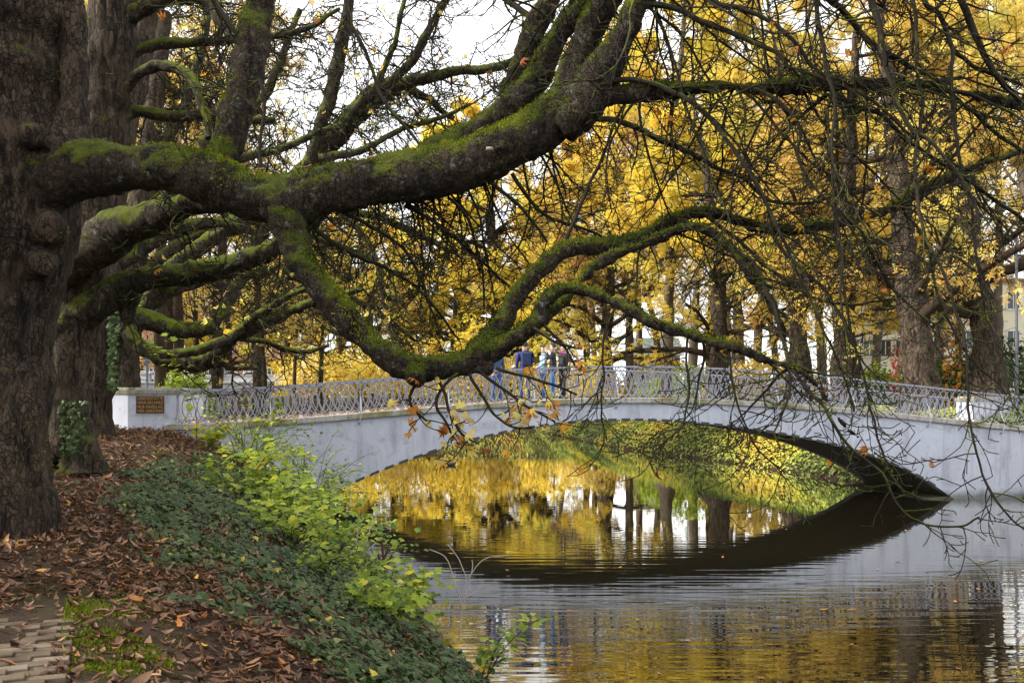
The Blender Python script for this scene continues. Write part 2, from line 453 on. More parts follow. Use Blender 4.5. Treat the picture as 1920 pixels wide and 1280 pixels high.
def mat_ground():
    t = NT('soil'); v = t.coord()
    n = t.noise(v, 2.2, 7, .65); n2 = t.noise(v, 30, 6, .7); n3 = t.noise(v, .5, 4)
    col = t.ramp(t.math('ADD', t.math('MULTIPLY', n, .6), t.math('MULTIPLY', n2, .4)), [(.3, (.014, .009, .006)), (.5, (.036, .023, .014)), (.72, (.072, .046, .028))])
    col = t.mix(t.math('MULTIPLY', t.maprange(n3, .5, .62), .45), col, (.05, .06, .012))
    t.bsdf(col, .95, t.bump(t.math('ADD', n, n2), .8, .03), spec=.15); return t.m
M['ground'] = mat_ground()
def mat_water():
    t = NT('canal_water'); v = t.coord()
    a = t.noise(t.mapping(v, (.40, 1.0, 1)), 2.4, 1, .5)
    b = t.noise(t.mapping(v, (.14, 1.6, 1)), 3.2, 1, .5)
    c = t.noise(t.mapping(v, (.10, .16, 1)), 1.0, 2, .5)
    sep = t.node('ShaderNodeSeparateXYZ', Vector=v)
    near = t.maprange(sep.outputs['Y'], 25.0, 12.5, 0.10, 1.0)
    amp = t.math('MULTIPLY', t.maprange(c, .36, .62, .35, 1.0), near)
    h = t.math('MULTIPLY', t.math('ADD', t.math('MULTIPLY', a, .55), t.math('MULTIPLY', b, .6)), amp)
    nm = t.bump(h, .5, .029)
    df = t.node('ShaderNodeBsdfDiffuse', Color=(.014, .012, .006, 1)); t.l.new(nm, df.inputs['Normal'])
    gl = t.node('ShaderNodeBsdfGlossy', Color=(.93, .92, .88, 1), Roughness=.008); t.l.new(nm, gl.inputs['Normal'])
    fr = t.node('ShaderNodeFresnel', IOR=1.45); t.l.new(nm, fr.inputs['Normal'])
    mx = t.node('ShaderNodeMixShader', Fac=t.maprange(fr.outputs[0], 0.0, 0.62, 0.05, 1.0))
    t.l.new(df.outputs[0], mx.inputs[1]); t.l.new(gl.outputs[0], mx.inputs[2]); t.l.new(mx.outputs[0], t.out.inputs['Surface'])
    return t.m
M['water'] = mat_water()
def mat_brick():
    t = NT('paving_brick'); v = t.coord(); oi = t.node('ShaderNodeObjectInfo')
    n = t.noise(t.node('ShaderNodeTexCoord').outputs['Object'], 14, 6, .7); g = t.noise(t.node('ShaderNodeNewGeometry').outputs['Position'], 2.2, 5, .65)
    col = t.ramp(t.math('ADD', t.math('MULTIPLY', oi.outputs['Random'], .5), t.math('MULTIPLY', n, .5)), [(.15, (.075, .052, .036)), (.5, (.125, .095, .066)), (.85, (.19, .155, .115))])
    col = t.mix(t.math('MULTIPLY', t.maprange(g, .42, .62), .75), col, (.035, .025, .015))
    t.bsdf(col, .92, t.bump(n, .8, .006), spec=.15); return t.m
M['brick'] = mat_brick()

# ------------------------------------------------------------------ terrain: banks, canal, path
def smooth_curve(pts, step=0.5, w=9):
    p = np.array(pts, float)
    y = np.arange(p[0, 0], p[-1, 0] + step, step)
    x = np.interp(y, p[:, 0], p[:, 1])
    k = np.ones(w) / w
    xp = np.pad(x, w // 2, mode='edge')
    # linear continuation at both ends keeps the slope
    xp[:w//2] = x[0] + (x[1]-x[0]) * np.arange(-(w//2), 0); xp[-(w//2):] = x[-1] + (x[-1]-x[-2]) * np.arange(1, w//2 + 1)
    return y, np.convolve(xp, k, mode='valid')
_yl, _xl = smooth_curve([(-30, 12.5), (0, 3.3), (5, 1.75), (11.3, -0.36), (14.8, -1.43), (17.4, -2.2), (27.4, -5.2), (36, -8.3), (54, -15), (70, -22), (80, -30), (88, -45), (93, -70), (99, -90), (420, -340)])
_yr, _xr = smooth_curve([(-30, 22), (0, 19.5), (20, 18.6), (28, 17.2), (31.5, 16.0), (36.2, 12.6), (45, 10.6), (50, 9.1), (58.7, 6.2), (77, 3.3), (87, 1.6), (90.5, -3), (93, -14), (95, -30), (99, -50), (420, -260)])
def XL(Y): return np.interp(Y, _yl, _xl)
def XR(Y): return np.interp(Y, _yr, _xr)
def ZL(Y): return np.interp(Y, [-30, 10, 14, 20, 26, 40, 70, 97, 100, 140, 420], [1.70, 1.70, 1.80, 2.08, 2.29, 2.35, 2.5, 2.7, 4.0, 4.0, 4.3])
def ZR(Y): return np.interp(Y, [-30, 20, 40, 70, 97, 100, 420], [2.3, 2.3, 2.45, 2.6, 2.8, 4.0, 4.4])
PU = [-3, -1.0, -.25, 0, .12, .5, 1, 2, 3, 4, 4.7, 6, 500]
PV = [-1.0, -.6, -.15, 0.0, .09, .30, .56, 1.06, 1.43, 1.64, 1.70, 1.70, 1.70]
RU = [-3, -1.0, -.3, 0, .2, 1, 2.5, 4.2, 5.6, 7, 500]
RV = [-1.0, -.6, -.15, 0, .16, .55, 1.15, 1.62, 1.70, 1.70, 1.70]
def ground_z(X, Y, rough=True):
    X = np.asarray(X, float); Y = np.asarray(Y, float)
    u = XL(Y) - X; r = X - XR(Y)
    zl = np.interp(u, PU, PV) * np.where(u > 0, ZL(Y) / 1.70, 1.0)
    zr = np.interp(r, RU, RV) * np.where(r > 0, ZR(Y) / 1.70, 1.0)
    z = np.maximum(zl, zr)
    dam = np.interp(Y, [98.5, 100], [0, 1])
    z = np.where(dam > 0, np.maximum(z, z * (1 - dam) + dam * np.maximum(ZL(Y), 4.0)), z)
    if rough:
        k = np.clip(np.maximum(u, r) / 0.6, 0, 1)
        z = z + k * ((vn2(X, Y, 0.8, 3) - .5) * 0.12 + (vn2(X, Y, 2.6, 4) - .5) * 0.06)
    return z

ys = np.concatenate([np.arange(-25, 3, 1.0), np.arange(3, 30, 0.2), np.arange(30, 50, .5), np.arange(50, 86, 1.2), np.arange(86, 101, .4), np.geomspace(102, 420, 24)])
uL = np.concatenate([[-300, -160, -90, -60, -40, -28, -20, -15], -np.arange(12, 6.5, -.6), -np.arange(6.4, 0.1, -.2), [-.12, 0, .25, .8, 1.8]])
tR = np.concatenate([[-1.8, -.8, -.3, 0, .2], np.arange(.6, 7.2, .4), [8, 10, 14, 20, 30, 45, 70, 110, 180, 300]])
rows = []
for y in ys:
    rows.append(np.concatenate([XL(y) + uL, XR(y) + tR]))
GX = np.array(rows); GY = np.repeat(ys[:, None], GX.shape[1], 1)
GZ = ground_z(GX, GY)
nr_, nc_ = GX.shape
idx = np.arange(nr_ * nc_).reshape(nr_, nc_)
GQ = np.stack([idx[:-1, :-1], idx[:-1, 1:], idx[1:, 1:], idx[1:, :-1]], -1).reshape(-1, 4)
ground = link('ground', mesh_np('ground', np.stack([GX, GY, GZ], -1).reshape(-1, 3), GQ), M['ground'])
tag(ground, 'brown earth of the canal banks sloping down to the water', kind='structure')

wy = np.linspace(-25, 98.6, 60); wrow = np.stack([XL(wy) - 1.2, XR(wy) + 1.2], 1)
WV = np.stack([np.stack([wrow[:, 0], wy, wy * 0], 1), np.stack([wrow[:, 1], wy, wy * 0], 1)], 1).reshape(-1, 3)
wi = np.arange(60 - 1) * 2
water = link('water', mesh_np('water', WV, np.stack([wi, wi + 1, wi + 3, wi + 2], 1)), M['water'])
tag(water, 'dark rippled canal water mirroring the bridge and yellow trees', kind='structure')

# brick path along the left bank
path = empty('path', (-3.2, 7.0, 1.66))
tag(path, 'weathered brick path with moss and fallen leaves, bottom left', kind='structure')
brick_me = None
def brick_mesh():
    m = MB(); m.box((0, 0, 0), (.211, .1035, .06))
    me = bpy.data.meshes.new('brick'); me.from_pydata(m.v, [], m.f)
    bm = bmesh.new(); bm.from_mesh(me); bmesh.ops.bevel(bm, geom=list(bm.edges), offset=.005, segments=1, affect='EDGES'); bm.to_mesh(me); bm.free()
    me.materials.append(M['brick']); return me
brick_me = brick_mesh()
pdir = np.array((-0.372, 0.928)); pn = np.array((-pdir[1], pdir[0]))      # along, and to the left of the path
porg = np.array((-2.42, 5.3))
bang = math.atan2(pn[1], pn[0])
def lay(s0, s1, w0, w1, keep=1.0):
    s = s0; row = 0
    while s < s1:
        w = w0 + (0.105 if row % 2 else 0.0)
        while w < w1:
            q = porg + pdir * s + pn * w
            if rnd.random() < keep * min(1.0, max(0.0, (s1 + .15 - s) * 1.6)):
                z = float(ground_z(q[0], q[1], False)) + -.014 + rnd.uniform(-.004, .004)
                o = link('brick', brick_me, None, path)
                o.location = (q[0] + 3.2, q[1] - 7.0, z - 1.66)
                o.rotation_euler = (rnd.gauss(0, .02), rnd.gauss(0, .02), bang + rnd.gauss(0, .02))
            w += 0.213
        s += 0.106; row += 1
lay(-0.6, 2.1, .08, 1.3)
lay(11.0, 11.9, -.35, .95, .8)

# ------------------------------------------------------------------ the bridge
BA = math.radians(9.0)
E1 = np.array((math.cos(BA), math.sin(BA), 0)); NB = np.array((-math.sin(BA), math.cos(BA), 0))
BO = np.array((13.64, 30.8, 0.0))
BW = 5.4
def s_of(px):
    r = (px - CX) / F
    return (r * BO[1] - BO[0]) / (E1[0] - r * E1[1])
def bz(px, py):
    s = s_of(px); Y = BO[1] + s * E1[1]
    return s, HE - (py - HY) * Y / F
deck_pts = np.array([bz(*p) for p in [(250, 796), (330, 793), (500, 785), (670, 776), (800, 767), (960, 752), (1050, 746), (1150, 743.5), (1250, 745), (1400, 752), (1600, 767), (1750, 782), (1890, 794), (2040, 806)]])
sof_pts = np.array([bz(*p) for p in [(575, 948), (617, 924), (700, 888), (803, 850), (880, 826), (960, 806), (1040, 794), (1120, 789), (1200, 787), (1300, 791), (1400, 804), (1520, 822), (1600, 843), (1700, 881), (1740, 902), (1787, 934)]])
pd_ = np.polyfit(deck_pts[:, 0], deck_pts[:, 1], 5); ps_ = np.polyfit(sof_pts[:, 0], sof_pts[:, 1], 6)
S0, S1 = s_of(240), s_of(2120)
SL, SR = s_of(585), s_of(1789)
def zdeck(s): return np.polyval(pd_, np.clip(s, s_of(255), s_of(2040)))
def zsof(s): return np.where((np.asarray(s) > SL) & (np.asarray(s) < SR), np.maximum(np.polyval(ps_, np.clip(s, SL, SR)), -.3), -1.0)
def BP(s, v, z):
    p = BO + s * E1 + v * NB
    return (p[0], p[1], z)
bridge = empty('footbridge', BP(-8, 0, 0))
tag(bridge, 'pale grey arched footbridge with looped iron railings crossing the canal', 'bridge')
BL = Vector(bridge.location)
def child(o, parent=None):
    """parent keeping world place (parent roots are unrotated empties)"""
    o.parent = bridge if parent is None else parent
    off = BL if parent is None or parent.parent is bridge or parent is bridge else BL
    o.location = Vector(o.location) - BL if parent in (None, bridge) else o.location
    return o
def bstrip(name, ss, f_lo, f_hi, v, mat, parent=bridge):
    """a wall sheet on the plane v with thickness towards the back"""
    V = []; Q = []
    for s in ss:
        V.append(BP(s, v, f_lo(s))); V.append(BP(s, v, f_hi(s)))
    for i in range(len(ss) - 1):
        Q.append((2*i, 2*i+2, 2*i+3, 2*i+1))
    return V, Q
def bridge_part(name, V, faces, mat, smooth=False, parent=None):
    me = bpy.data.meshes.new(name)
    me.from_pydata([tuple(Vector(v) - BL) for v in V], [], faces); me.update()
    if smooth: me.polygons.foreach_set('use_smooth', np.ones(len(me.polygons), dtype=bool))
    return link(name, me, mat, parent or bridge)
def solid(ss, lo, hi, v0, v1):
    """closed bar following the bridge curve: rows of 4 corners"""
    V = []; Fs = []
    for s in ss:
        a, b = float(lo(s)), float(hi(s))
        V += [BP(s, v0, a), BP(s, v0, b), BP(s, v1, b), BP(s, v1, a)]
    n = len(ss)
    for i in range(n - 1):
        k = 4 * i
        Fs += [(k, k+4, k+5, k+1), (k+1, k+5, k+6, k+2), (k+2, k+6, k+7, k+3), (k+3, k+7, k+4, k)]
    Fs += [(0, 1, 2, 3), (4*n-4, 4*n-1, 4*n-2, 4*n-3)]
    return V, Fs
SX = s_of(512)
COPH = 0.165
body_hi = lambda s: zdeck(s) - COPH
ss_arch = np.unique(np.concatenate([np.linspace(SX, S1, 150), [SL - .001, SL + .001, SR - .001, SR + .001]]))
# spandrel walls front and back are separate bars, the vault between them is the raw soffit
V, Fs = solid(ss_arch, zsof, body_hi, 0.0, 0.35); bridge_part('spandrel_wall', V, Fs, M['concrete'])
V, Fs = solid(np.unique(np.concatenate([np.linspace(S0, S1, 170), [SL - .001, SL + .001, SR - .001, SR + .001]])), zsof, body_hi, BW - .35, BW); bridge_part('spandrel_wall', V, Fs, M['concrete'])
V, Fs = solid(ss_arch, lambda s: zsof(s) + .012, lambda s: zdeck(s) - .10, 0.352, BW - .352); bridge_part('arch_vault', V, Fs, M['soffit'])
V, Fs = solid(np.linspace(S0 + .02, SX, 20), lambda s: -1.0, body_hi, -0.018, BW * .5); bridge_part('abutment_wall', V, Fs, M['concrete_patch'])
V, Fs = solid(np.linspace(S0 - 1.0, S1, 120), lambda s: zdeck(s) - .099, lambda s: zdeck(s) - .02, 0.30, BW - .30); bridge_part('deck', V, Fs, M['deck'])
# footing ledge inside the right abutment
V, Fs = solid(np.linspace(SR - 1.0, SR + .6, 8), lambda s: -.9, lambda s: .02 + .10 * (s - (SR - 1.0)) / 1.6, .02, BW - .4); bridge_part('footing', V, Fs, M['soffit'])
# drip blocks under the arch edge
sp = np.arange(SL + 1.2, SR - .6, 0.405)
for s in sp:
    a, b = float(zsof(s)), float(zsof(s + .25))
    V = []; sl = [s, s + .25]
    for q, z in zip(sl, (a, b)):
        V += [BP(q, -.022, z - .035), BP(q, -.022, z + .045), BP(q, .05, z + .045), BP(q, .05, z - .035)]
    bridge_part('drip_block', V, [(0,4,5,1),(1,5,6,2),(2,6,7,3),(3,7,4,0),(0,1,2,3),(4,7,6,5)], M['notch'])
# coping stones
SP = s_of(330)
def coping(v0, v1, s0, s1):
    s = s0
    while s < s1:
        e = min(s + 2.46, s1)
        V, Fs = solid(np.linspace(s + .006, e - .006, 6), lambda q: zdeck(q) - COPH + .002, lambda q: zdeck(q), v0, v1)
        o = bridge_part('coping_stone', V, Fs, M['coping'])
        m = o.modifiers.new('bevel', 'BEVEL'); m.width = .015; m.segments = 2; m.limit_method = 'ANGLE'
        s = e
coping(-.09, .38, SP - .28, S1)
coping(BW - .38, BW + .09, S0, s_of(2000))

# railings: interlaced pointed loops with little rings, posts with outer stays
PIT = 0.41; RH = 0.90
def arc(c, side, n=8):
    pts = []
    for i in range(n + 1):
        t = i / n
        x = c + side * (PIT / 2 - .008) * math.sin(math.pi * t) ** 0.80
        pts.append((x, 0, .015 + t * (RH - .03)))
    return pts
m = MB()
for c in (-PIT / 4, PIT / 4):
    for sd in (-1, 1):
        off = 0.006 if c > 0 else -0.006
        m.tube([(a, b + off, z) for a, b, z in arc(c, sd)], .0155, 5)
ringp = [(PIT / 4 * -1 + PIT / 2 + .045 * math.cos(a), 0, RH * .47 + .045 * math.sin(a)) for a in np.linspace(0, 2 * math.pi, 13)]
m.tube(ringp, .014, 5)
me_unit = bpy.data.meshes.new('baluster_loop'); me_unit.from_pydata(m.v, [], m.f); me_unit.update()
me_unit.polygons.foreach_set('use_smooth', np.ones(len(me_unit.polygons), dtype=bool)); me_unit.materials.append(M['iron'])
mp = MB(); mp.box((0, 0, RH / 2), (.030, .030, RH))
mp.tube([(0, 0, .50), (.02, -.10, .30), (.025, -.23, .06), (.02, -.25, -.12), (-.02, -.22, -.26), (-.03, -.12, -.30)], .013, 5)
mp.box((-.03, -.13, -.30), (.05, .05, .07))
me_post = bpy.data.meshes.new('post'); me_post.from_pydata(mp.v, [], mp.f); me_post.materials.append(M['iron'])
def railing(v, s0, s1, flip):
    rail = empty('railing', (0, 0, 0)); rail.parent = bridge; rail.location = (0, 0, 0)
    n = int(round((s1 - s0) / PIT)); pit = (s1 - s0) / n
    for i in range(n):
        s = s0 + (i + .5) * pit
        z = float(zdeck(s)); sl = float(zdeck(s + .2) - zdeck(s - .2)) / .4
        o = link('baluster_loop', me_unit, None, rail)
        o.location = Vector(BP(s, v, z)) - BL
        o.rotation_euler = (0, -math.atan(sl), BA); o.scale = (pit / PIT, 1, 1)
    for i in range(0, n + 1, 6):
        s = s0 + i * pit
        o = link('post', me_post, None, rail)
        o.location = Vector(BP(s + .004, v, float(zdeck(s)))) - BL
        o.rotation_euler = (0, 0, BA + (math.pi if flip else 0))
    V, Fs = solid(np.linspace(s0 - .02, s1, 90), lambda s: zdeck(s) + RH - .016, lambda s: zdeck(s) + RH + .034, v - .036, v + .036)
    bridge_part('top_rail', V, Fs, M['iron'], parent=rail)
railing(.13, SP + .03, S1, False)
railing(BW - .13, SP + .1, s_of(1960), True)

# end piers with fluted caps
def pier(name_v, s0, s1, v0, v1, wing, ztop, zbot, plaque):
    pts2 = [BP(s1, v0, 0), BP(s1, v1, 0), BP(s0, v1, 0), BP(s0, v0, 0)]
    if wing: pts2 = [BP(s1, v0, 0), BP(s1, v1, 0), BP(s0 - wing, v1, 0), BP(s0 - wing, v0 + wing * 1.1, 0), BP(s0, v0, 0)]
    poly = [(p[0] - BL.x, p[1] - BL.y) for p in pts2]
    m = MB(); m.prism(poly, zbot - BL.z, ztop - .16); pr = m.build('pier', M['concrete'], bridge, bevel=.01)
    cx = sum(p[0] for p in poly) / len(poly); cyy = sum(p[1] for p in poly) / len(poly)
    big = []
    for (x, y) in poly:
        d = math.hypot(x - cx, y - cyy); big.append((cx + (x - cx) * (1 + .04 / d), cyy + (y - cyy) * (1 + .04 / d)))
    m = MB(); m.prism(big, ztop - .16, ztop - .03)
    m.prism([(cx + (x - cx) * .97, cyy + (y - cyy) * .97) for x, y in poly], ztop - .03, ztop + .03)
    # flutes: small upright ribs on the visible cap edges
    n = len(big)
    for i in range(n):
        a, b = big[i], big[(i + 1) % n]
        L = math.hypot(b[0] - a[0], b[1] - a[1]); k = max(2, int(L / .072)); an = math.atan2(b[1] - a[1], b[0] - a[0])
        for j in range(k):
            t = (j + .5) / k
            m.box((a[0] + (b[0] - a[0]) * t, a[1] + (b[1] - a[1]) * t, ztop - .095), (.042, .03, .105), an)
    m.build('cap', M['coping'], pr, smooth=False)
    return pr
zt_p = HE - (728 - HY) * (BO[1] + s_of(285) * E1[1]) / F
pr = pier('l', s_of(240), s_of(330), -.035, 1.3, .75, zt_p, 0.9, True)
pier('lb', s_of(240) + .1, s_of(330) + .1, BW - 1.2, BW + .05, 0, zt_p, 0.9, False)
sb = s_of(1790) + 3.6
pier('rb', sb, sb + 1.5, BW - 1.0, BW + .05, 0, float(zdeck(sb)) + .96, .9, False)
pier('rf', S1 - .3, S1 + 1.3, -.035, 1.0, 0, float(zdeck(S1)) + .96, .9, False)
# recessed bronze plaque with raised lettering
pl0, pl1 = s_of(256), s_of(309)
Yp = BO[1] + s_of(282) * E1[1]
zq1 = HE - (742 - HY) * Yp / F; zq0 = HE - (775 - HY) * Yp / F
V, Fs = solid([pl0, pl1], lambda s: zq0, lambda s: zq1, -.052, -.03); plq = bridge_part('plaque', V, Fs, M['bronze'])
for (fr0, fr1, g0, g1) in ((pl0 - .03, pl1 + .03, zq1, zq1 + .02), (pl0 - .03, pl1 + .03, zq0 - .02, zq0), (pl0 - .03, pl0, zq0, zq1), (pl1, pl1 + .03, zq0, zq1)):
    V, Fs = solid([fr0, fr1], lambda s: g0, lambda s: g1, -.058, -.03); bridge_part('plaque_frame', V, Fs, M['concrete_patch'], parent=plq)
for i, txt in enumerate(('LEBENSSTÄTTE', 'HANS BEILHARZ', 'NUR INNERLAG:', 'HIER GEBÜHREN')):
    cu = bpy.data.curves.new('lettering', 'FONT'); cu.body = txt; cu.size = .115; cu.extrude = .004; cu.align_x = 'CENTER'
    to = bpy.data.objects.new('tmp_lettering', cu); C.objects.link(to)
    dg = bpy.context.evaluated_depsgraph_get()
    tm = bpy.data.meshes.new_from_object(to.evaluated_get(dg)); bpy.data.objects.remove(to)
    tm.name = 'lettering'; tm.materials.clear(); tm.materials.append(M['bronze_letter'])
    lo = link('lettering', tm, None, plq)
    zz = zq1 - .105 - i * (zq1 - zq0 - .03) / 4
    lo.location = Vector(BP((pl0 + pl1) / 2, -.055, zz)) - BL
    wd = max(v.co.x for v in tm.vertices) - min(v.co.x for v in tm.vertices)
    k = min(1.0, (pl1 - pl0 - .08) / wd)
    lo.rotation_euler = (math.radians(90), 0, BA); lo.scale = (k, 1, 1)

# ------------------------------------------------------------------ trees
def traced(pts, n=6, jit=0.0, rmin=0.0):
    """pts (px, py, Y, r_px) -> resampled world path and radii"""
    a = np.array([(*P(x, y, Y), r * Y / F) for x, y, Y, r in pts])
    b = crom(a, n)
    p, r = b[:, :3], np.maximum(b[:, 3], rmin)
    if jit > 0:
        q = p.copy()
        p = p + (np.stack([vnoise(q, 2.2, k) for k in (1, 2, 3)], 1) - .5) * jit + (np.stack([vnoise(q, 7.0, k + 5) for k in (1, 2, 3)], 1) - .5) * jit * .5
        p[0] = q[0]
    return p, r

def rdir(rn):
    z = rn.uniform(-1, 1); a = rn.uniform(0, 6.2832); k = math.sqrt(max(0, 1 - z * z))
    return (k * math.cos(a), k * math.sin(a), z)
def nrm(d):
    l = math.sqrt(d[0]*d[0] + d[1]*d[1] + d[2]*d[2]) + 1e-9
    return (d[0]/l, d[1]/l, d[2]/l)

def twig(rn, p, d, L, r, out, tips, level=0, droop=-.35, up=.55, maxlev=2, wob=.33, rmin=.0048, dens=1.0):
    """a thin hanging twig with upturned tip and side shoots"""
    n = max(4, int(L / .09)) if level == 0 else max(3, int(L / .08))
    n = min(n, 12 if level == 0 else 7)
    st = L / n; pts = [p]; rad = [r]; x, y, z = p
    kids = []
    for i in range(n):
        t = (i + 1) / n
        w = rdir(rn)
        g = droop * (1 - t) + up * t * t
        d = nrm((d[0] + w[0] * wob, d[1] + w[1] * wob * .7, d[2] + w[2] * wob + g * .38))
        x += d[0] * st; y += d[1] * st; z += d[2] * st
        pts.append((x, y, z)); rad.append(max(rmin, r * (1 - .72 * t)))
        if level < maxlev and i > 0 and rn.random() < (.70 if level == 0 else .48) * dens:
            w = rdir(rn)
            kd = nrm((d[0] * .6 + w[0] * .95, d[1] * .6 + w[1] * .7, d[2] * .5 + w[2] * .8))
            kids.append(((x, y, z), kd, L * rn.uniform(.22, .55) * (1.15 - .5 * t), rad[-1] * .72))
    out.append((pts, rad)); tips.append(((x, y, z), d))
    for kp, kd, kl, kr in kids:
        if kl > .06: twig(rn, kp, kd, kl, max(kr, rmin), out, tips, level + 1, droop * .6, up, maxlev, wob, rmin, dens)

def twigs_along(rn, p, r, every, L, out, tips, start=0.15, droop=-.35, dens=1.0, maxlev=2, rk=.45, rmin=.0048):
    seg = np.linalg.norm(np.diff(p, axis=0), axis=1); tot = seg.sum(); cum = np.concatenate([[0], np.cumsum(seg)])
    s = tot * start + rn.uniform(0, every)
    while s < tot:
        i = min(len(seg) - 1, int(np.searchsorted(cum, s) - 1)); f = (s - cum[i]) / (seg[i] + 1e-9)
        q = p[i] * (1 - f) + p[i+1] * f; t = (p[i+1] - p[i]) / (seg[i] + 1e-9)
        w = rdir(rn)
        d = nrm((t[0] * .5 + w[0], t[1] * .35 + w[1] * .75, t[2] * .5 + w[2] * .8 - .15))
        twig(rn, tuple(q), d, L * rn.uniform(.45, 1.25), min(max(r[i] * rk, .0075), .016) * max(1.0, rmin / .006), out, tips, 0, droop, .55, maxlev, .33, rmin, dens)
        s += every * rn.uniform(.5, 1.5)
    return

def wood_mesh(name, paths, sides, mat, noise=0.0, seed=1):
    V, Q = tubes(paths, sides)
    return mesh_np(name, V, Q, True, mat=mat)

def remeshed(paths, sides, voxel, disp):
    V, Q = [], []
    b = 0
    faces = []
    for p, r in paths:
        v, q = tubes([(p, r)], sides)
        n = len(p)
        V.append(v); faces += (q + b).tolist()
        faces.append([b + k for k in range(sides)]); faces.append([b + (n - 1) * sides + k for k in range(sides)][::-1])
        b += len(v)
    me = bpy.data.meshes.new('tmp_wood'); me.from_pydata(np.vstack(V).tolist(), [], faces); me.update()
    o = bpy.data.objects.new('tmp_wood', me); C.objects.link(o)
    m = o.modifiers.new('r', 'REMESH'); m.mode = 'VOXEL'; m.voxel_size = voxel
    sm = o.modifiers.new('s', 'SMOOTH'); sm.factor = .5; sm.iterations = 6
    dg = bpy.context.evaluated_depsgraph_get()
    ev = bpy.data.meshes.new_from_object(o.evaluated_get(dg))
    bpy.data.objects.remove(o)
    co = np.empty(len(ev.vertices) * 3, dtype=np.float32); ev.vertices.foreach_get('co', co); co = co.reshape(-1, 3).astype(float)
    no = np.empty(len(ev.vertices) * 3, dtype=np.float32); ev.vertex_normals.foreach_get('vector', no); no = no.reshape(-1, 3)
    if disp: co = co + no * disp(co)[:, None]
    fi = np.empty(len(ev.polygons) * 4, dtype=np.int32) if all(len(pp.vertices) == 4 for pp in ev.polygons) else None
    if fi is not None: ev.loops.foreach_get('vertex_index', fi); fi = fi.reshape(-1, 4)
    bpy.data.meshes.remove(ev)
    return co, fi

def split_nearest(co, fi, groups):
    """groups: list of list of (p, r); face index sets by nearest path surface"""
    cen = co[fi].mean(1)
    best = np.full(len(cen), 1e9); lab = np.zeros(len(cen), dtype=int)
    for g, plist in enumerate(groups):
        for p, r in plist:
            for k in range(len(p)):
                d = np.linalg.norm(cen - p[k], axis=1) - r[k]
                w = d < best; best[w] = d[w]; lab[w] = g
    return lab

def sub_mesh(name, co, fi, mask, mat):
    f = fi[mask]; u, inv = np.unique(f, return_inverse=True)
    return mesh_np(name, co[u], inv.reshape(-1, 4), True, mat=mat)

# ---- the great chestnut in the foreground
T_BASE = P(-28, 1060, 11.2)
hero = empty('chestnut_tree', (0, 0, 0))
tag(hero, 'huge old chestnut at far left, mossy limb reaching right across the picture', 'tree')
hp = {}
hp['trunk'] = [traced([(-28, 1095, 11.2, 212), (-28, 1040, 11.2, 168), (-30, 960, 11.2, 128), (-32, 850, 11.2, 122), (-34, 700, 11.2, 126), (-28, 560, 11.2, 136), (-14, 440, 11.2, 152), (-4, 320, 11.2, 162), (-5, 180, 11.2, 150), (2, 40, 11.2, 150), (10, -150, 11.2, 140), (20, -420, 11.3, 120)], 6),
    traced([(60, 1085, 10.75, 88), (58, 1035, 10.75, 62), (52, 950, 10.7, 48), (45, 850, 10.7, 44), (40, 700, 10.8, 40)], 4),
    traced([(8, 1090, 10.4, 80), (2, 1030, 10.45, 62), (-4, 940, 10.5, 58), (-4, 800, 10.6, 50)], 4),
    traced([(90, 428, 10.9, 38), (100, 430, 10.42, 26)], 2), traced([(70, 492, 10.9, 32), (85, 494, 10.48, 20)], 2), traced([(52, 255, 10.8, 30), (58, 254, 10.32, 18)], 2),
    traced([(118, 300, 10.8, 62), (140, 200, 10.9, 24), (140, 60, 10.95, 20), (145, -80, 11, 16)], 5)]
hp['limb'] = [traced([(20, 345, 11.1, 105), (100, 330, 10.9, 84), (170, 318, 10.7, 60), (250, 314, 10.55, 52), (330, 315, 10.45, 57), (400, 339, 10.4, 55), (480, 370, 10.35, 50), (560, 372, 10.3, 56), (640, 350, 10.3, 50), (740, 335, 10.3, 56), (830, 318, 10.3, 56), (900, 296, 10.3, 54), (965, 268, 10.3, 52), (1020, 232, 10.3, 50), (1060, 190, 10.3, 46), (1078, 130, 10.3, 38), (1108, 60, 10.3, 33), (1140, 0, 10.3, 31), (1190, -120, 10.4, 27), (1260, -300, 10.6, 20)], 6)]
hp['bough'] = [traced([(800, 300, 10.55, 34), (885, 254, 10.6, 31), (950, 208, 10.6, 32), (1000, 157, 10.6, 30), (1030, 103, 10.6, 26), (1068, 40, 10.6, 24), (1095, 0, 10.6, 22), (1150, -130, 10.7, 18), (1160, -300, 10.9, 14)], 6)]
hp['bough_lichen'] = [traced([(1050, 235, 10.2, 44), (1095, 200, 10.15, 42), (1118, 150, 10.1, 37), (1152, 100, 10.0, 30), (1185, 40, 9.9, 25), (1197, 0, 9.9, 23), (1260, -110, 9.8, 20), (1400, -200, 9.7, 17), (1600, -260, 9.6, 14), (1850, -280, 9.6, 10)], 6)]
hp['bough_upright'] = [traced([(955, 190, 10.8, 20), (972, 140, 10.85, 22), (992, 85, 10.9, 25), (1012, 30, 10.9, 25), (1030, -10, 10.9, 24), (1060, -200, 11, 20)], 6)]
hp['stem'] = [traced([(400, 335, 10.5, 30), (422, 285, 10.6, 36), (440, 220, 10.75, 36), (458, 140, 10.9, 34), (476, 60, 11, 33), (494, -10, 11.1, 31), (540, -200, 11.3, 24)], 6)]
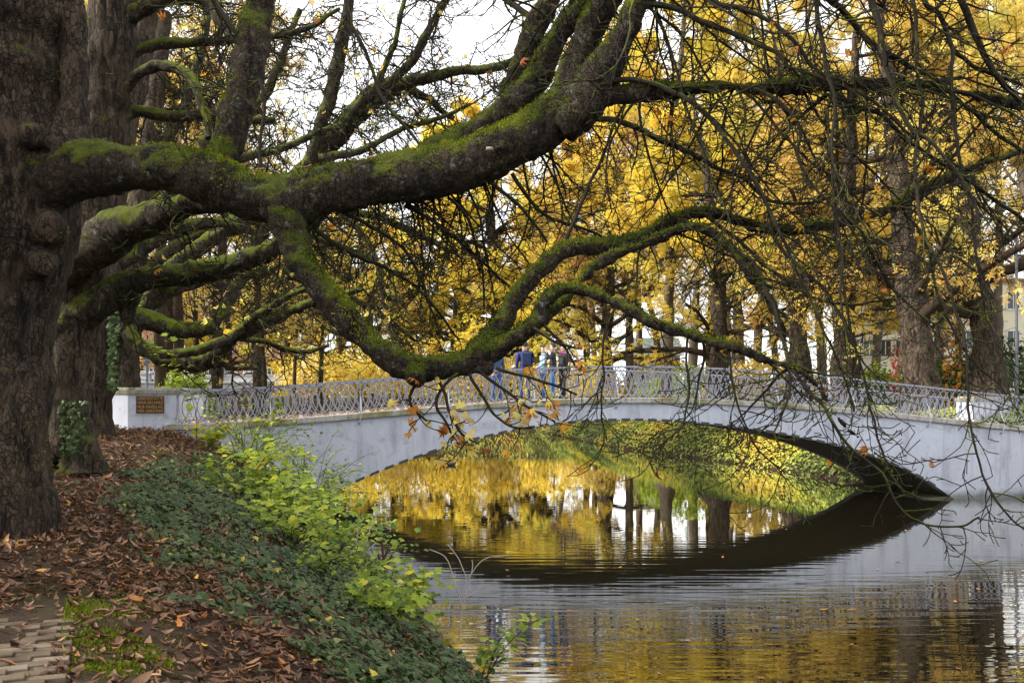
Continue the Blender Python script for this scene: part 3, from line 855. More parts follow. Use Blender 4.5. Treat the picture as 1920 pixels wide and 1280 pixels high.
hp['low_limb'] = [traced([(520, 385, 10.3, 50), (543, 425, 10.2, 42), (556, 470, 10.1, 34), (592, 530, 9.95, 31), (640, 590, 9.85, 32), (700, 648, 9.75, 31), (770, 692, 9.7, 30), (830, 690, 9.7, 27), (885, 674, 9.7, 30), (935, 612, 9.8, 24), (980, 541, 9.9, 21), (1038, 482, 10.0, 19), (1072, 463, 10.1, 19), (1140, 460, 10.2, 16), (1210, 441, 10.3, 17), (1270, 407, 10.4, 18), (1330, 398, 10.5, 15), (1390, 412, 10.6, 13), (1440, 430, 10.7, 12), (1520, 428, 10.8, 12), (1600, 414, 10.9, 11), (1690, 381, 11, 10), (1780, 333, 11.1, 9), (1860, 300, 11.1, 7), (1960, 270, 11.2, 6)], 6),
    traced([(772, 696, 9.65, 24), (782, 712, 9.5, 20)], 2), traced([(905, 690, 9.7, 18), (925, 694, 9.6, 12)], 2)]
hp['low_fork'] = [traced([(890, 678, 9.7, 27), (955, 638, 9.65, 25), (1002, 603, 9.6, 22), (1018, 568, 9.6, 16), (1058, 546, 9.55, 13), (1110, 551, 9.5, 12), (1160, 572, 9.4, 11), (1220, 606, 9.3, 12), (1290, 630, 9.2, 11), (1370, 646, 9.1, 10), (1430, 674, 9.0, 9), (1480, 690, 8.9, 8), (1520, 718, 8.9, 6.5), (1560, 772, 8.9, 5), (1620, 832, 8.9, 4), (1680, 895, 8.9, 3)], 6)]
hp['cross_branch'] = [traced([(1000, 612, 9.65, 15), (1050, 572, 9.75, 13), (1100, 512, 9.9, 12), (1150, 482, 10.0, 11), (1215, 452, 10.1, 10), (1290, 425, 10.1, 9), (1340, 440, 10.1, 7.5), (1400, 500, 10.0, 6.5), (1450, 570, 9.9, 6), (1480, 640, 9.9, 5)], 6)]
hp['side_branch'] = [traced([(1085, 200, 10.15, 22), (1130, 183, 10.1, 16), (1200, 176, 10.05, 14.5), (1280, 169, 10, 14), (1400, 163, 10, 13), (1540, 155, 10, 12), (1640, 159, 10, 11.5), (1760, 167, 10, 10), (1850, 182, 10, 9), (1960, 200, 10, 7)], 6)]
names = list(hp.keys())
for nm in names:                      # knobbly, never straight
    q = []
    for (p, r) in hp[nm]:
        j = .05 if nm != 'trunk' else .05
        if len(p) > 8:
            n3 = (np.stack([vnoise(p, 2.0, k) for k in (21, 22, 23)], 1) - .5) * j
            n3 += (np.stack([vnoise(p, 5.5, k) for k in (31, 32, 33)], 1) - .5) * j * .5
            p = p + n3
            r = r * (1 + (vnoise(p, 3.5, 41) - .5) * .22)
        q.append((p, r * {'trunk': .95, 'limb': .81, 'stem': .80, 'bough': .80, 'bough_lichen': .80, 'low_limb': .72, 'low_fork': .74, 'cross_branch': .74, 'side_branch': .8}.get(nm, .84)))
    hp[nm] = q
def bark_disp(co):
    cz = co * np.array((1, 1, .42))
    a = vnoise(co, 2.5, 50) - .5; b = np.abs(vnoise(cz, 9, 51) - .5); c = np.abs(vnoise(cz, 21, 52) - .5); d = vnoise(co, 13, 53) - .5
    e = np.abs(vnoise(co * np.array((1, 1, .22)), 13, 55) - .5)
    return a * .06 + b * .05 + c * .022 + d * .024 + e * .035
allp = [pp for nm in names for pp in hp[nm]]
co, fi = remeshed(allp, 20, .029, bark_disp)
lab = split_nearest(co, fi, [hp[nm] for nm in names])
pretty = {'trunk': 'trunk', 'limb': 'limb', 'bough': 'bough', 'bough_lichen': 'bough', 'bough_upright': 'bough', 'stem': 'bough', 'low_limb': 'limb', 'low_fork': 'branch', 'cross_branch': 'branch', 'side_branch': 'branch'}
hero_parts = {}
for g, nm in enumerate(names):
    mk = lab == g
    if mk.sum() == 0: continue
    hero_parts[nm] = link(pretty[nm], sub_mesh(pretty[nm], co, fi, mk, M['bark_hero'] if nm == 'trunk' else M['bark_limb']), None, hero)
hero_parts['limb']['label'] = 'massive mossy limb running right from the trunk'
hero_parts['low_limb']['label'] = 'mossy limb dipping down to the bridge and rising again'
# moss cushions: short upright tufts on the upper side of the limbs
_cen = co[fi].mean(1); _fn = np.cross(co[fi[:, 1]] - co[fi[:, 0]], co[fi[:, 2]] - co[fi[:, 0]]); _fn /= (np.linalg.norm(_fn, axis=1, keepdims=True) + 1e-9)
_w = np.clip(_fn[:, 2] * 1.25 + (vnoise(_cen, 2.6, 88) - .5) * 1.7 - .06, 0, 1) * np.clip((_cen[:, 0] + 4.15) / .6, .10, 1) * (lab > 0) + .10 * (lab == 0) * (vnoise(_cen, 1.6, 89) > .62)
_k = np.repeat(np.arange(len(_cen)), 3); _k = _k[nr.random(len(_k)) < np.repeat(_w, 3) * .75]
_n = len(_k)
MOSSB = ([(-.22, 0, 0), (.22, 0, 0), (.05, .35, 1), (0, -.22, 0), (0, .22, 0), (-.35, .1, .8)], [[(0, 1, 2), (3, 4, 5)]])
V, Q = scatter(MOSSB[0], MOSSB[1], _cen[_k] + nr.normal(0, .008, (_n, 3)), frames(_fn[_k] + nr.normal(0, .35, (_n, 3)) + np.array((0, 0, .3)), nr.uniform(0, 6.28, _n)), nr.uniform(.012, .032, _n))
_t = np.clip(vnoise(_cen[_k], 3.0, 90) * 1.1 - .1 + nr.normal(0, .15, _n), 0, 1)
link('moss', mesh_np('moss', V, Q, False, {'tint': np.repeat(_t, 6)}, M['moss_limb']), None, hero)['kind'] = 'stuff'
print('moss', _n)
# a pale bracket fungus on the limb
m = MB()
fp = P(918, 280, 9.98)
ang = np.linspace(0, math.pi, 9)
vs_ = [(fp[0] + .038 * math.cos(a), fp[1] - .03 * math.sin(a), fp[2] - .01) for a in ang] + [(fp[0] + .034 * math.cos(a), fp[1] - .025 * math.sin(a), fp[2] + .02) for a in ang]
m.add(vs_ + [(fp[0], fp[1] + .05, fp[2] + .035), (fp[0], fp[1] + .05, fp[2] - .012)], [(i, i + 1, 10 + i, 9 + i) for i in range(8)] + [(9 + i, 10 + i, 18) for i in range(8)] + [(i + 1, i, 19) for i in range(8)])
m.build('bracket_fungus', mat_plain('fungus', (.26, .235, .18), .8, 0, .3, 40, .4), hero, smooth=True)

# traced hanging branches (px, py), start radius px, end radius px, depth from, depth to
HB = [
 ([(1190, 20), (1230, 12), (1280, 20), (1314, 40), (1364, 60), (1414, 84), (1448, 97), (1481, 121), (1522, 134), (1549, 148), (1640, 190), (1720, 260)], 9, 4, 9.9, 9.4),
 ([(1260, -110), (1310, -20), (1354, 13), (1391, 20), (1431, 37), (1468, 64), (1498, 91), (1522, 118), (1545, 140), (1590, 230), (1600, 300)], 8, 3.5, 9.8, 9.5),
 ([(1440, -215), (1500, -100), (1525, 0), (1532, 50), (1542, 94), (1555, 144), (1565, 185), (1565, 228), (1559, 269), (1559, 336), (1562, 403), (1578, 470), (1574, 560), (1590, 640)], 7, 2.5, 9.7, 9.0),
 ([(1400, -200), (1480, -70), (1549, 0), (1575, 17), (1602, 44), (1626, 74), (1656, 97), (1683, 111), (1710, 128), (1750, 144), (1784, 175), (1804, 191), (1860, 240), (1930, 290)], 10, 5, 9.7, 10.2),
 ([(1540, -245), (1600, -100), (1629, 0), (1640, 30), (1650, 67), (1653, 100), (1664, 140), (1680, 180), (1693, 215), (1717, 249), (1750, 269), (1800, 330), (1840, 420)], 11, 4, 9.6, 9.1),
 ([(1600, -260), (1690, -100), (1733, 0), (1757, 23), (1774, 60), (1791, 94), (1817, 114), (1851, 134), (1920, 160)], 8, 5, 9.6, 9.9),
 ([(1774, 60), (1787, 100), (1787, 168), (1794, 235), (1797, 302), (1807, 353), (1821, 386), (1826, 450), (1850, 560), (1866, 640), (1885, 700), (1898, 750)], 6, 2.5, 9.7, 9.0),
 ([(1690, -265), (1770, -100), (1804, 0), (1824, 50), (1844, 94), (1864, 134), (1891, 165), (1930, 205)], 11, 7, 9.6, 9.8),
 ([(1140, 150), (1200, 158), (1245, 172), (1280, 188), (1303, 201), (1340, 232), (1361, 265), (1384, 302), (1404, 332), (1428, 363), (1444, 396), (1458, 423), (1490, 500), (1530, 590), (1570, 670), (1600, 770)], 8, 3, 10.0, 9.2),
 ([(1080, 222), (1110, 222), (1176, 235), (1227, 262), (1280, 280), (1314, 296), (1347, 316), (1391, 332), (1450, 372), (1520, 380), (1600, 350)], 9, 4, 10.1, 10.4),
 ([(1400, 163), (1441, 178), (1468, 198), (1488, 218), (1498, 252), (1498, 286), (1512, 319), (1532, 353), (1549, 376), (1600, 440), (1640, 520)], 6, 3, 10, 9.3),
 ([(1530, 158), (1565, 178), (1602, 202), (1643, 215), (1676, 235), (1703, 262), (1733, 286), (1760, 302), (1794, 322), (1860, 370), (1930, 420)], 7, 5, 10, 10.3),
 ([(1640, -262), (1690, -100), (1710, 0), (1717, 84), (1723, 151), (1733, 185), (1727, 235), (1717, 302), (1717, 353), (1722, 403), (1735, 440), (1750, 467), (1767, 504), (1784, 541), (1794, 581), (1807, 618), (1814, 699), (1817, 766), (1828, 823), (1838, 860), (1860, 930), (1890, 970), (1920, 992)], 6, 2.6, 9.6, 8.6),
 ([(1270, 415), (1307, 430), (1347, 450), (1381, 474), (1408, 494), (1428, 521), (1448, 564), (1461, 611), (1475, 648), (1482, 679), (1508, 722), (1535, 752), (1559, 786), (1582, 826), (1609, 853), (1655, 890), (1690, 950), (1740, 985), (1800, 986), (1838, 972)], 8, 2.6, 10.3, 8.8),
 ([(1320, 402), (1350, 430), (1391, 460), (1421, 490), (1458, 511), (1498, 534), (1525, 554), (1600, 570), (1680, 560)], 6, 3, 10.4, 9.8),
 ([(1420, 425), (1448, 437), (1461, 460), (1488, 487), (1515, 517), (1545, 541), (1572, 578), (1589, 618), (1606, 662), (1616, 699), (1636, 790), (1665, 880), (1700, 930)], 6, 2.5, 10.6, 9.2),
 ([(1565, 178), (1572, 300), (1569, 430), (1579, 497), (1586, 564), (1596, 618), (1609, 665), (1650, 720)], 5, 2.3, 10, 9.4),
 ([(1482, 679), (1480, 735), (1462, 790), (1452, 812), (1462, 840)], 4, 2, 8.9, 8.8),
 ([(1290, 630), (1290, 700), (1284, 770), (1268, 810), (1240, 838)], 3.5, 2, 9.2, 9.1),
 ([(1160, 572), (1130, 640), (1130, 700), (1127, 770), (1135, 800), (1140, 830)], 3.5, 2, 9.4, 9.3),
 ([(1370, 646), (1375, 720), (1390, 780), (1420, 850), (1470, 890)], 3.5, 2, 9.1, 9.0),
 ([(1690, 381), (1740, 460), (1760, 560), (1800, 640), (1850, 700)], 5, 2.5, 11, 10.2),
 ([(1600, 414), (1650, 500), (1690, 560), (1740, 600)], 5, 2.5, 10.9, 10.3),
 ([(1060, 462), (1075, 420), (1100, 360), (1130, 300), (1150, 230), (1170, 190)], 6, 3, 10.1, 10.1),
 ([(905, 330), (960, 370), (1010, 420), (1030, 450)], 6, 3, 10.3, 10.6),
 ([(640, 395), (700, 430), (760, 470), (800, 560), (830, 640)], 6, 2.6, 10.4, 11.2),
 ([(760, 385), (820, 420), (880, 470), (940, 520), (1000, 560)], 6, 2.6, 10.5, 11.4),
 ([(590, 430), (650, 470), (720, 500), (790, 545), (860, 640)], 7, 2.6, 10.4, 11.6),
 ([(840, 370), (880, 420), (900, 500), (905, 580)], 5, 2.4, 10.4, 11.0),
 ([(960, 325), (1010, 390), (1090, 430), (1170, 470)], 6, 3, 10.3, 10.9),
 ([(360, -60), (400, 5), (440, 60), (468, 90)], 8, 10, 11.4, 10.9),
 ([(640, -40), (660, 40), (690, 110), (720, 190), (770, 250), (800, 285)], 6, 4, 10.9, 10.5),
 ([(490, 330), (492, 250), (494, 180), (486, 150)], 5, 5, 10.5, 10.6),
 ([(930, -20), (960, 10), (1010, 40)], 9, 9, 11.2, 10.9),
 ([(1100, -100), (1080, -20), (1060, 60), (1020, 110), (980, 130)], 5, 3, 10.4, 10.8),
]
hb_paths, tw, tips = [], [], []
rn = random.Random(5)
for pts, r0, r1, d0, d1 in HB:
    n = len(pts)
    q = [(x, y, d0 + (d1 - d0) * i / (n - 1), .70 * (r0 + (r1 - r0) * i / (n - 1))) for i, (x, y) in enumerate(pts)]
    p, r = traced(q, 5, .06)
    hb_paths.append((p, r))
    right = pts[-1][0] > 1180
    twigs_along(rn, p, r, .10 if right else .075, .62 if right else .62, tw, tips, .12, dens=1.0)
for nm, ev, L, st in (('side_branch', .11, .75, .1), ('low_fork', .24, .45, .35), ('cross_branch', .16, .5, .2), ('low_limb', .24, .6, .5), ('bough_lichen', .22, .9, .35)):
    p, r = hp[nm][0]
    twigs_along(rn, p, r, ev, L, tw, tips, st, rk=.2)
twigs_along(rn, hp['limb'][0][0], hp['limb'][0][1], .30, .7, tw, tips, .25, rk=.06)
def hang(rn, p0, d, L, r0, drop):
    n = 12; st = L / n; pts = [tuple(p0)]; x, y, z = p0
    for i in range(n):
        t = (i + 1) / n; w = rdir(rn)
        d = nrm((d[0] + w[0] * .22, d[1] + w[1] * .16, d[2] + w[2] * .2 - drop * (.9 - 1.5 * t)))
        x += d[0] * st; y += d[1] * st; z += d[2] * st; pts.append((x, y, z))
    return np.array(pts), np.linspace(r0, .005, n + 1)
def sample(nm, f0, f1):
    p, r = hp[nm][0]; i = int(rn.uniform(f0, f1) * (len(p) - 1)); return p[i]
src = [('limb', .45, .72, 22, 1.6, -1), ('side_branch', .15, .95, 24, 2.2, 1), ('bough_lichen', .55, .98, 28, 3.0, 1), ('low_limb', .55, .95, 10, 1.5, 1), ('bough', .5, .9, 8, 1.6, 1), ('low_fork', .5, .85, 4, .9, 1), ('limb', .3, .5, 10, 1.3, -1)]
for nm, f0, f1, cnt, L, sg in src:
    for _ in range(cnt):
        p0 = sample(nm, f0, f1)
        if sg < 0: d = nrm((rn.uniform(-.2, 1.0), rn.uniform(.4, 1.0), rn.uniform(-.7, .1)))
        else: d = nrm((rn.uniform(-.5, 1.0), rn.uniform(-.35, .6), rn.uniform(-.6, .4)))
        p, r = hang(rn, p0, d, L * rn.uniform(.6, 1.2), .016, .28)
        hb_paths.append((p, r)); twigs_along(rn, p, r, .12, .5, tw, tips, .15, dens=1.0, rk=.5)
br = link('branch', wood_mesh('branch', [hb_paths[0]], 7, M['bark_twig']), None, hero)
for pr_ in hb_paths[1:]:
    link('branch', wood_mesh('branch', [pr_], 7, M['bark_twig']), None, hero)
tws = link('twigs', wood_mesh('twigs', tw, 3, M['bark_twig']), None, hero); tws['kind'] = 'stuff'
print('hero twigs', len(tw))

# last autumn leaves still hanging on the low branches
def leaf_cloud(name, pos, nrmv, size, mat, parent, tmpl=PALM, tint=None, rg=nr):
    N = len(pos)
    pos = np.asarray(pos, float)
    R = frames(np.asarray(nrmv, float), rg.uniform(0, 6.28, N))
    sc = size * rg.uniform(.6, 1.2, N)
    V, Q = scatter(tmpl[0], tmpl[1], pos, R, sc)
    tint = rg.uniform(0, 1, N) if tint is None else tint
    me = mesh_np(name, V, Q, False, {'tint': np.repeat(tint, len(tmpl[0]))}, mat)
    o = link(name, me, None, parent); o['kind'] = 'stuff'
    return o
lp, ltw, ltips = [], [], []
for (pts, Y) in (([(820, 705), (835, 740), (850, 790), (870, 820), (900, 835)], 9.6), ([(880, 700), (905, 740), (930, 775), (965, 800), (1000, 800)], 9.5), ([(900, 695), (950, 730), (990, 760), (1040, 790)], 9.5),
                 ([(860, 700), (820, 740), (830, 780), (850, 820)], 9.6), ([(930, 690), (970, 700), (1020, 715), (1080, 740)], 9.5), ([(1010, 600), (1050, 640), (1080, 690)], 9.6), ([(780, 715), (770, 750), (800, 785)], 9.6), ([(1000, 615), (1040, 640), (1090, 655)], 9.5)):
    n = len(pts); p, r = traced([(x, y, Y, 3.2 - 1.4 * i / n) for i, (x, y) in enumerate(pts)], 4, .05)
    ltw.append((p, r))
    twigs_along(rn, p, r, .11, .32, ltw, ltips, .3, maxlev=1)
link('leafy_twig', wood_mesh('leafy_twig', ltw, 4, M['bark_twig']), None, hero)['kind'] = 'stuff'
lp = np.array([t[0] for t in ltips]); ln = np.array([(rnd.gauss(0, .5), rnd.gauss(-.5, .4), rnd.uniform(-.2, 1)) for _ in ltips])
sel = nr.random(len(lp)) < .6
leaf_cloud('leaves', lp[~sel], ln[~sel], .11, M['leaf_orange'], hero, palmate(5, 1.1, .16, .5))
leaf_cloud('leaves', lp[sel], ln[sel], .10, M['leaf_gold'], hero, palmate(5, 1.1, .16, .5))
# a few more on the right and along the limb
tp = np.array([t[0] for t in tips]); sel = nr.random(len(tp)) < .008
leaf_cloud('leaves', tp[sel], nr.normal(0, 1, (sel.sum(), 3)), .09, M['leaf_orange'], hero, palmate(5, 1.1, .16, .5))

# ---- the row of chestnuts further along the left bank
def row_tree(name, label, parts, twig_every, twig_len, rmin, mats, leaf_frac, leaf_size, leaf_mat, seed, voxel=.04, ivy=None):
    root = empty(name, (0, 0, 0)); tag(root, label, 'tree', 'chestnuts along the left bank')
    rn = random.Random(seed); out, tips = [], []
    for nm, plist in parts:
        tr = [traced(q, 6, .10) for q in plist]
        big = [t for t in tr if t[1].max() > .14]
        if nm == 'trunk':
            co, fi = remeshed(tr, 16, voxel, lambda c: (vnoise(c, 2.0, 60) - .5) * .10 + np.abs(vnoise(c * np.array((1, 1, .35)), 7, 61) - .5) * .10)
            link('trunk', mesh_np('trunk', co, fi, True, mat=mats[0]), None, root)
        else:
            for t in tr:
                p, r = t
                pr_ = crom(np.column_stack([p, r])[::2], 6); p, r = pr_[:, :3], pr_[:, 3]
                r = r * (1 + (vnoise(p, 2.0, 41) - .5) * .35)
                V_, Q_ = tubes([(p, r)], 18); rv = np.repeat(r, 18)
                cen_ = np.repeat(p, 18, axis=0); dn = (V_ - cen_) / (rv[:, None] + 1e-6)
                V_ = V_ + dn * ((np.abs(vnoise(V_, 5, 43) - .5) * .5 + (vnoise(V_, 11, 44) - .5) * .35) * np.minimum(rv, .16))[:, None]
                link(nm, mesh_np(nm, V_, Q_, True, mat=mats[1]), None, root)
        for p, r in tr:
            if nm != 'trunk': twigs_along(rn, p, r, twig_every, twig_len, out, tips, .3, rk=.4, rmin=rmin, dens=1.0)
    if out:
        link('twigs', wood_mesh('twigs', out, 3, M['bark_twig']), None, root)['kind'] = 'stuff'
        tp = np.array([t[0] for t in tips]); sel = nr.random(len(tp)) < leaf_frac
        if sel.sum(): leaf_cloud('leaves', tp[sel], nr.normal(0, 1, (sel.sum(), 3)), leaf_size, leaf_mat, root, palmate(5, 1.2, .17, .4))
    print(name, 'twigs', len(out))
    return root
def tr(Y, *pts): return [(x, y, Y, r) if len((x, y, r)) == 3 and not isinstance(Y, tuple) else None for x, y, r in pts]
def trd(Y0, Y1, *pts):
    n = len(pts) - 1
    return [(x, y, Y0 + (Y1 - Y0) * i / n, r) for i, (x, y, r) in enumerate(pts)]
row_tree('chestnut_tree', 'second chestnut trunk behind the foremost one, ivy climbing its foot', [
    ('trunk', [trd(17, 17, (134, 915, 80), (130, 872, 54), (128, 800, 43), (130, 700, 42), (138, 600, 44), (146, 520, 44), (158, 430, 42), (180, 300, 44), (200, 130, 46), (212, 0, 44), (235, -200, 36), (250, -400, 26)), trd(16.7, 16.8, (165, 895, 40), (158, 850, 24), (155, 790, 16))]),
    ('limb', [trd(17, 16, (95, 640, 36), (150, 588, 34), (205, 556, 29), (260, 528, 22), (340, 512, 20), (430, 500, 21), (490, 475, 19), (530, 452, 15), (600, 395, 17), (680, 345, 13), (780, 320, 9)),
              trd(16.8, 14.5, (100, 520, 40), (160, 475, 38), (225, 430, 36), (285, 405, 28), (350, 385, 20), (430, 370, 24), (500, 350, 18)),
              trd(17, 16.4, (205, 60, 20), (260, 20, 15), (330, -5, 13), (380, 0, 12), (430, 55, 11), (468, 95, 9)),
              trd(17, 17, (225, 540, 12), (240, 600, 9), (250, 560, 7)),
              trd(17, 16, (190, 240, 14), (260, 140, 10), (320, 125, 9), (370, 160, 8), (390, 260, 6)),
              trd(17, 18, (185, 260, 13), (250, 215, 11), (330, 215, 10), (420, 218, 9), (520, 230, 6)),
              trd(17, 18, (200, 120, 12), (300, 80, 9), (420, 75, 8), (560, 60, 5), (640, 20, 3))])],
    .13, 1.1, .0075, (M['bark_left'], M['bark_moss']), .015, .13, M['leaf_orange'], 21)
row_tree('chestnut_tree', 'third chestnut on the left bank, green ivy strand up its grey trunk', [
    ('trunk', [trd(24, 24, (178, 875, 50), (180, 835, 34), (184, 760, 29), (192, 660, 31), (194, 560, 32), (200, 450, 30), (220, 300, 26), (260, 120, 20), (300, -60, 14))]),
    ('limb', [trd(24, 22.5, (203, 555, 20), (228, 582, 17), (250, 635, 15), (300, 668, 14), (370, 680, 14), (400, 668, 13), (440, 630, 12), (520, 592, 10), (580, 568, 8), (680, 540, 5)),
              trd(22.6, 22.8, (300, 664, 8), (370, 655, 9), (430, 630, 8), (500, 580, 7), (560, 545, 5), (640, 530, 3)),
              trd(24, 25, (200, 600, 20), (270, 600, 18), (340, 618, 16), (400, 610, 13), (430, 570, 12), (455, 520, 10), (480, 450, 8), (520, 380, 6)),
              trd(24, 25, (200, 500, 18), (260, 470, 14), (330, 430, 12), (410, 420, 9), (500, 440, 6)),
              trd(24, 26, (215, 330, 16), (300, 300, 12), (400, 300, 10), (520, 280, 7), (640, 230, 4)),
              trd(24, 26, (200, 460, 16), (280, 400, 12), (340, 330, 10), (420, 200, 8), (480, 60, 5)),
              trd(24, 25, (440, 630, 7), (500, 640, 5), (560, 660, 4), (620, 650, 3)),
              trd(23, 24, (400, 675, 6), (440, 692, 4), (485, 690, 3))])],
    .24, 1.2, .010, (M['bark_left'], M['bark_moss']), .05, .15, M['leaf_gold'], 22)
row_tree('chestnut_tree', 'fourth chestnut on the left bank, long bare boughs rising towards the pale sky', [
    ('trunk', [trd(33, 33, (235, 830, 40), (236, 780, 30), (238, 700, 24), (240, 620, 24), (250, 520, 22), (262, 380, 20), (290, 200, 16), (310, 20, 12))]),
    ('limb', [trd(33, 30, (240, 640, 14), (300, 530, 14), (420, 430, 14), (530, 360, 13), (585, 290, 13), (615, 190, 12), (640, 90, 11), (655, -20, 10)),
              trd(32, 30, (400, 445, 10), (560, 335, 9), (680, 195, 9), (760, 130, 8), (800, 60, 7), (850, -20, 6)),
              trd(32, 31, (520, 360, 12), (600, 300, 11), (720, 178, 11), (830, 137, 10), (920, 128, 8), (980, 105, 6)),
              trd(32, 33, (540, 345, 10), (700, 165, 9), (790, 180, 7), (850, 225, 5)),
              trd(33, 34, (250, 520, 14), (370, 440, 12), (470, 420, 10), (560, 440, 8), (660, 470, 6), (760, 520, 4)),
              trd(33, 34, (242, 600, 13), (340, 540, 11), (440, 510, 10), (560, 520, 7), (680, 570, 5), (780, 640, 3)),
              trd(33, 34, (260, 400, 13), (360, 330, 11), (450, 250, 9), (520, 130, 7), (560, 20, 5)),
              trd(33, 34, (270, 330, 12), (340, 210, 10), (380, 80, 8), (390, -20, 6)),
              trd(33, 33, (420, 435, 10), (540, 400, 9), (640, 395, 8), (740, 420, 6), (840, 470, 4)),
              trd(33, 33, (460, 420, 9), (600, 370, 8), (720, 330, 7), (840, 300, 5), (900, 310, 3)),
              trd(31, 31, (700, 180, 7), (740, 80, 5), (760, 0, 4)), trd(31, 31, (600, 300, 8), (680, 280, 6), (760, 240, 5), (860, 210, 3)),
              trd(31, 31, (640, 395, 6), (700, 470, 5), (720, 560, 4), (740, 650, 3)), trd(33, 33, (560, 440, 6), (610, 540, 5), (640, 620, 3))])],
    .21, 1.8, .0125, (M['bark_left'], M['bark_moss']), .06, .19, M['leaf_gold'], 23, .06)

# ---- grown trees for the background
def grow(rn, H, r0, cfg):
    wood, tw_, tips_ = [], [], []
    def rec(p, d, L, r, lv):
        n = max(3, int(L / cfg['seg'][lv])); n = min(n, 14); st = L / n
        pts = [p]; rad = [r]; x, y, z = p
        kids = []
        for i in range(n):
            t = (i + 1) / n; w = rdir(rn); wb = cfg['wob'][lv]
            d = nrm((d[0] + w[0] * wb, d[1] + w[1] * wb, d[2] + w[2] * wb + cfg['trop'][lv]))
            x += d[0] * st; y += d[1] * st; z += d[2] * st
            rr = max(cfg['rmin'], r * (1 - cfg['taper'][lv] * t)); pts.append((x, y, z)); rad.append(rr)
            if lv < cfg['lev']:
                k = cfg['kids'][lv] / n
                if t > cfg['bare'][lv]:
                    m_ = int(k) + (1 if rn.random() < k - int(k) else 0)
                    for _ in range(m_):
                        a = math.radians(rn.uniform(*cfg['ang'][lv])); w = rdir(rn)
                        c = nrm((w[0] - d[0] * (w[0]*d[0] + w[1]*d[1] + w[2]*d[2]), w[1] - d[1] * (w[0]*d[0] + w[1]*d[1] + w[2]*d[2]), w[2] - d[2] * (w[0]*d[0] + w[1]*d[1] + w[2]*d[2])))
                        kd = (d[0]*math.cos(a) + c[0]*math.sin(a), d[1]*math.cos(a) + c[1]*math.sin(a), d[2]*math.cos(a) + c[2]*math.sin(a))
                        kids.append(((x, y, z), kd, L * cfg['ratio'][lv] * rn.uniform(.6, 1.15) * (1.2 - .75 * t if lv == 0 else 1.1 - .45 * t), rr * cfg['rk'][lv]))
        (wood if lv <= 1 else tw_).append((pts, rad))
        if lv == cfg['lev']:
            for q in pts[1:]: tips_.append(q)
        for k in kids: rec(*k, lv + 1)
    rec((0, 0, 0), (rn.gauss(0, .03), rn.gauss(0, .03), 1), H, r0, 0)
    return wood, tw_, tips_
CFG_TALL = dict(lev=3, seg=[1.2, .8, .5, .35], wob=[.07, .18, .25, .3], trop=[.03, .06, .02, -.04], taper=[.85, .8, .75, .6], kids=[32, 8, 5, 0], bare=[.22, .2, .15, 0], ang=[(40, 80), (30, 65), (30, 70), (0, 0)], ratio=[.30, .48, .5, 0], rk=[.45, .5, .5, 0], rmin=.010)
CFG_BROAD = dict(lev=3, seg=[1.2, .9, .6, .4], wob=[.08, .24, .28, .3], trop=[.03, -.01, -.06, -.08], taper=[.75, .8, .75, .6], kids=[22, 10, 6, 0], bare=[.16, .2, .15, 0], ang=[(50, 85), (30, 70), (30, 75), (0, 0)], ratio=[.42, .46, .45, 0], rk=[.5, .5, .5, 0], rmin=.010)
CFG_BARE = dict(lev=3, seg=[1.2, .8, .5, .3], wob=[.10, .22, .28, .32], trop=[.03, .03, -.03, .03], taper=[.75, .78, .75, .6], kids=[26, 12, 9, 0], bare=[.2, .2, .12, 0], ang=[(35, 75), (30, 70), (30, 75), (0, 0)], ratio=[.40, .48, .42, 0], rk=[.5, .5, .5, 0], rmin=.017)
CFG_HIGH = dict(CFG_BARE, bare=[.46, .15, .12, 0], kids=[40, 12, 9, 0], ratio=[.30, .48, .42, 0], rmin=.018)
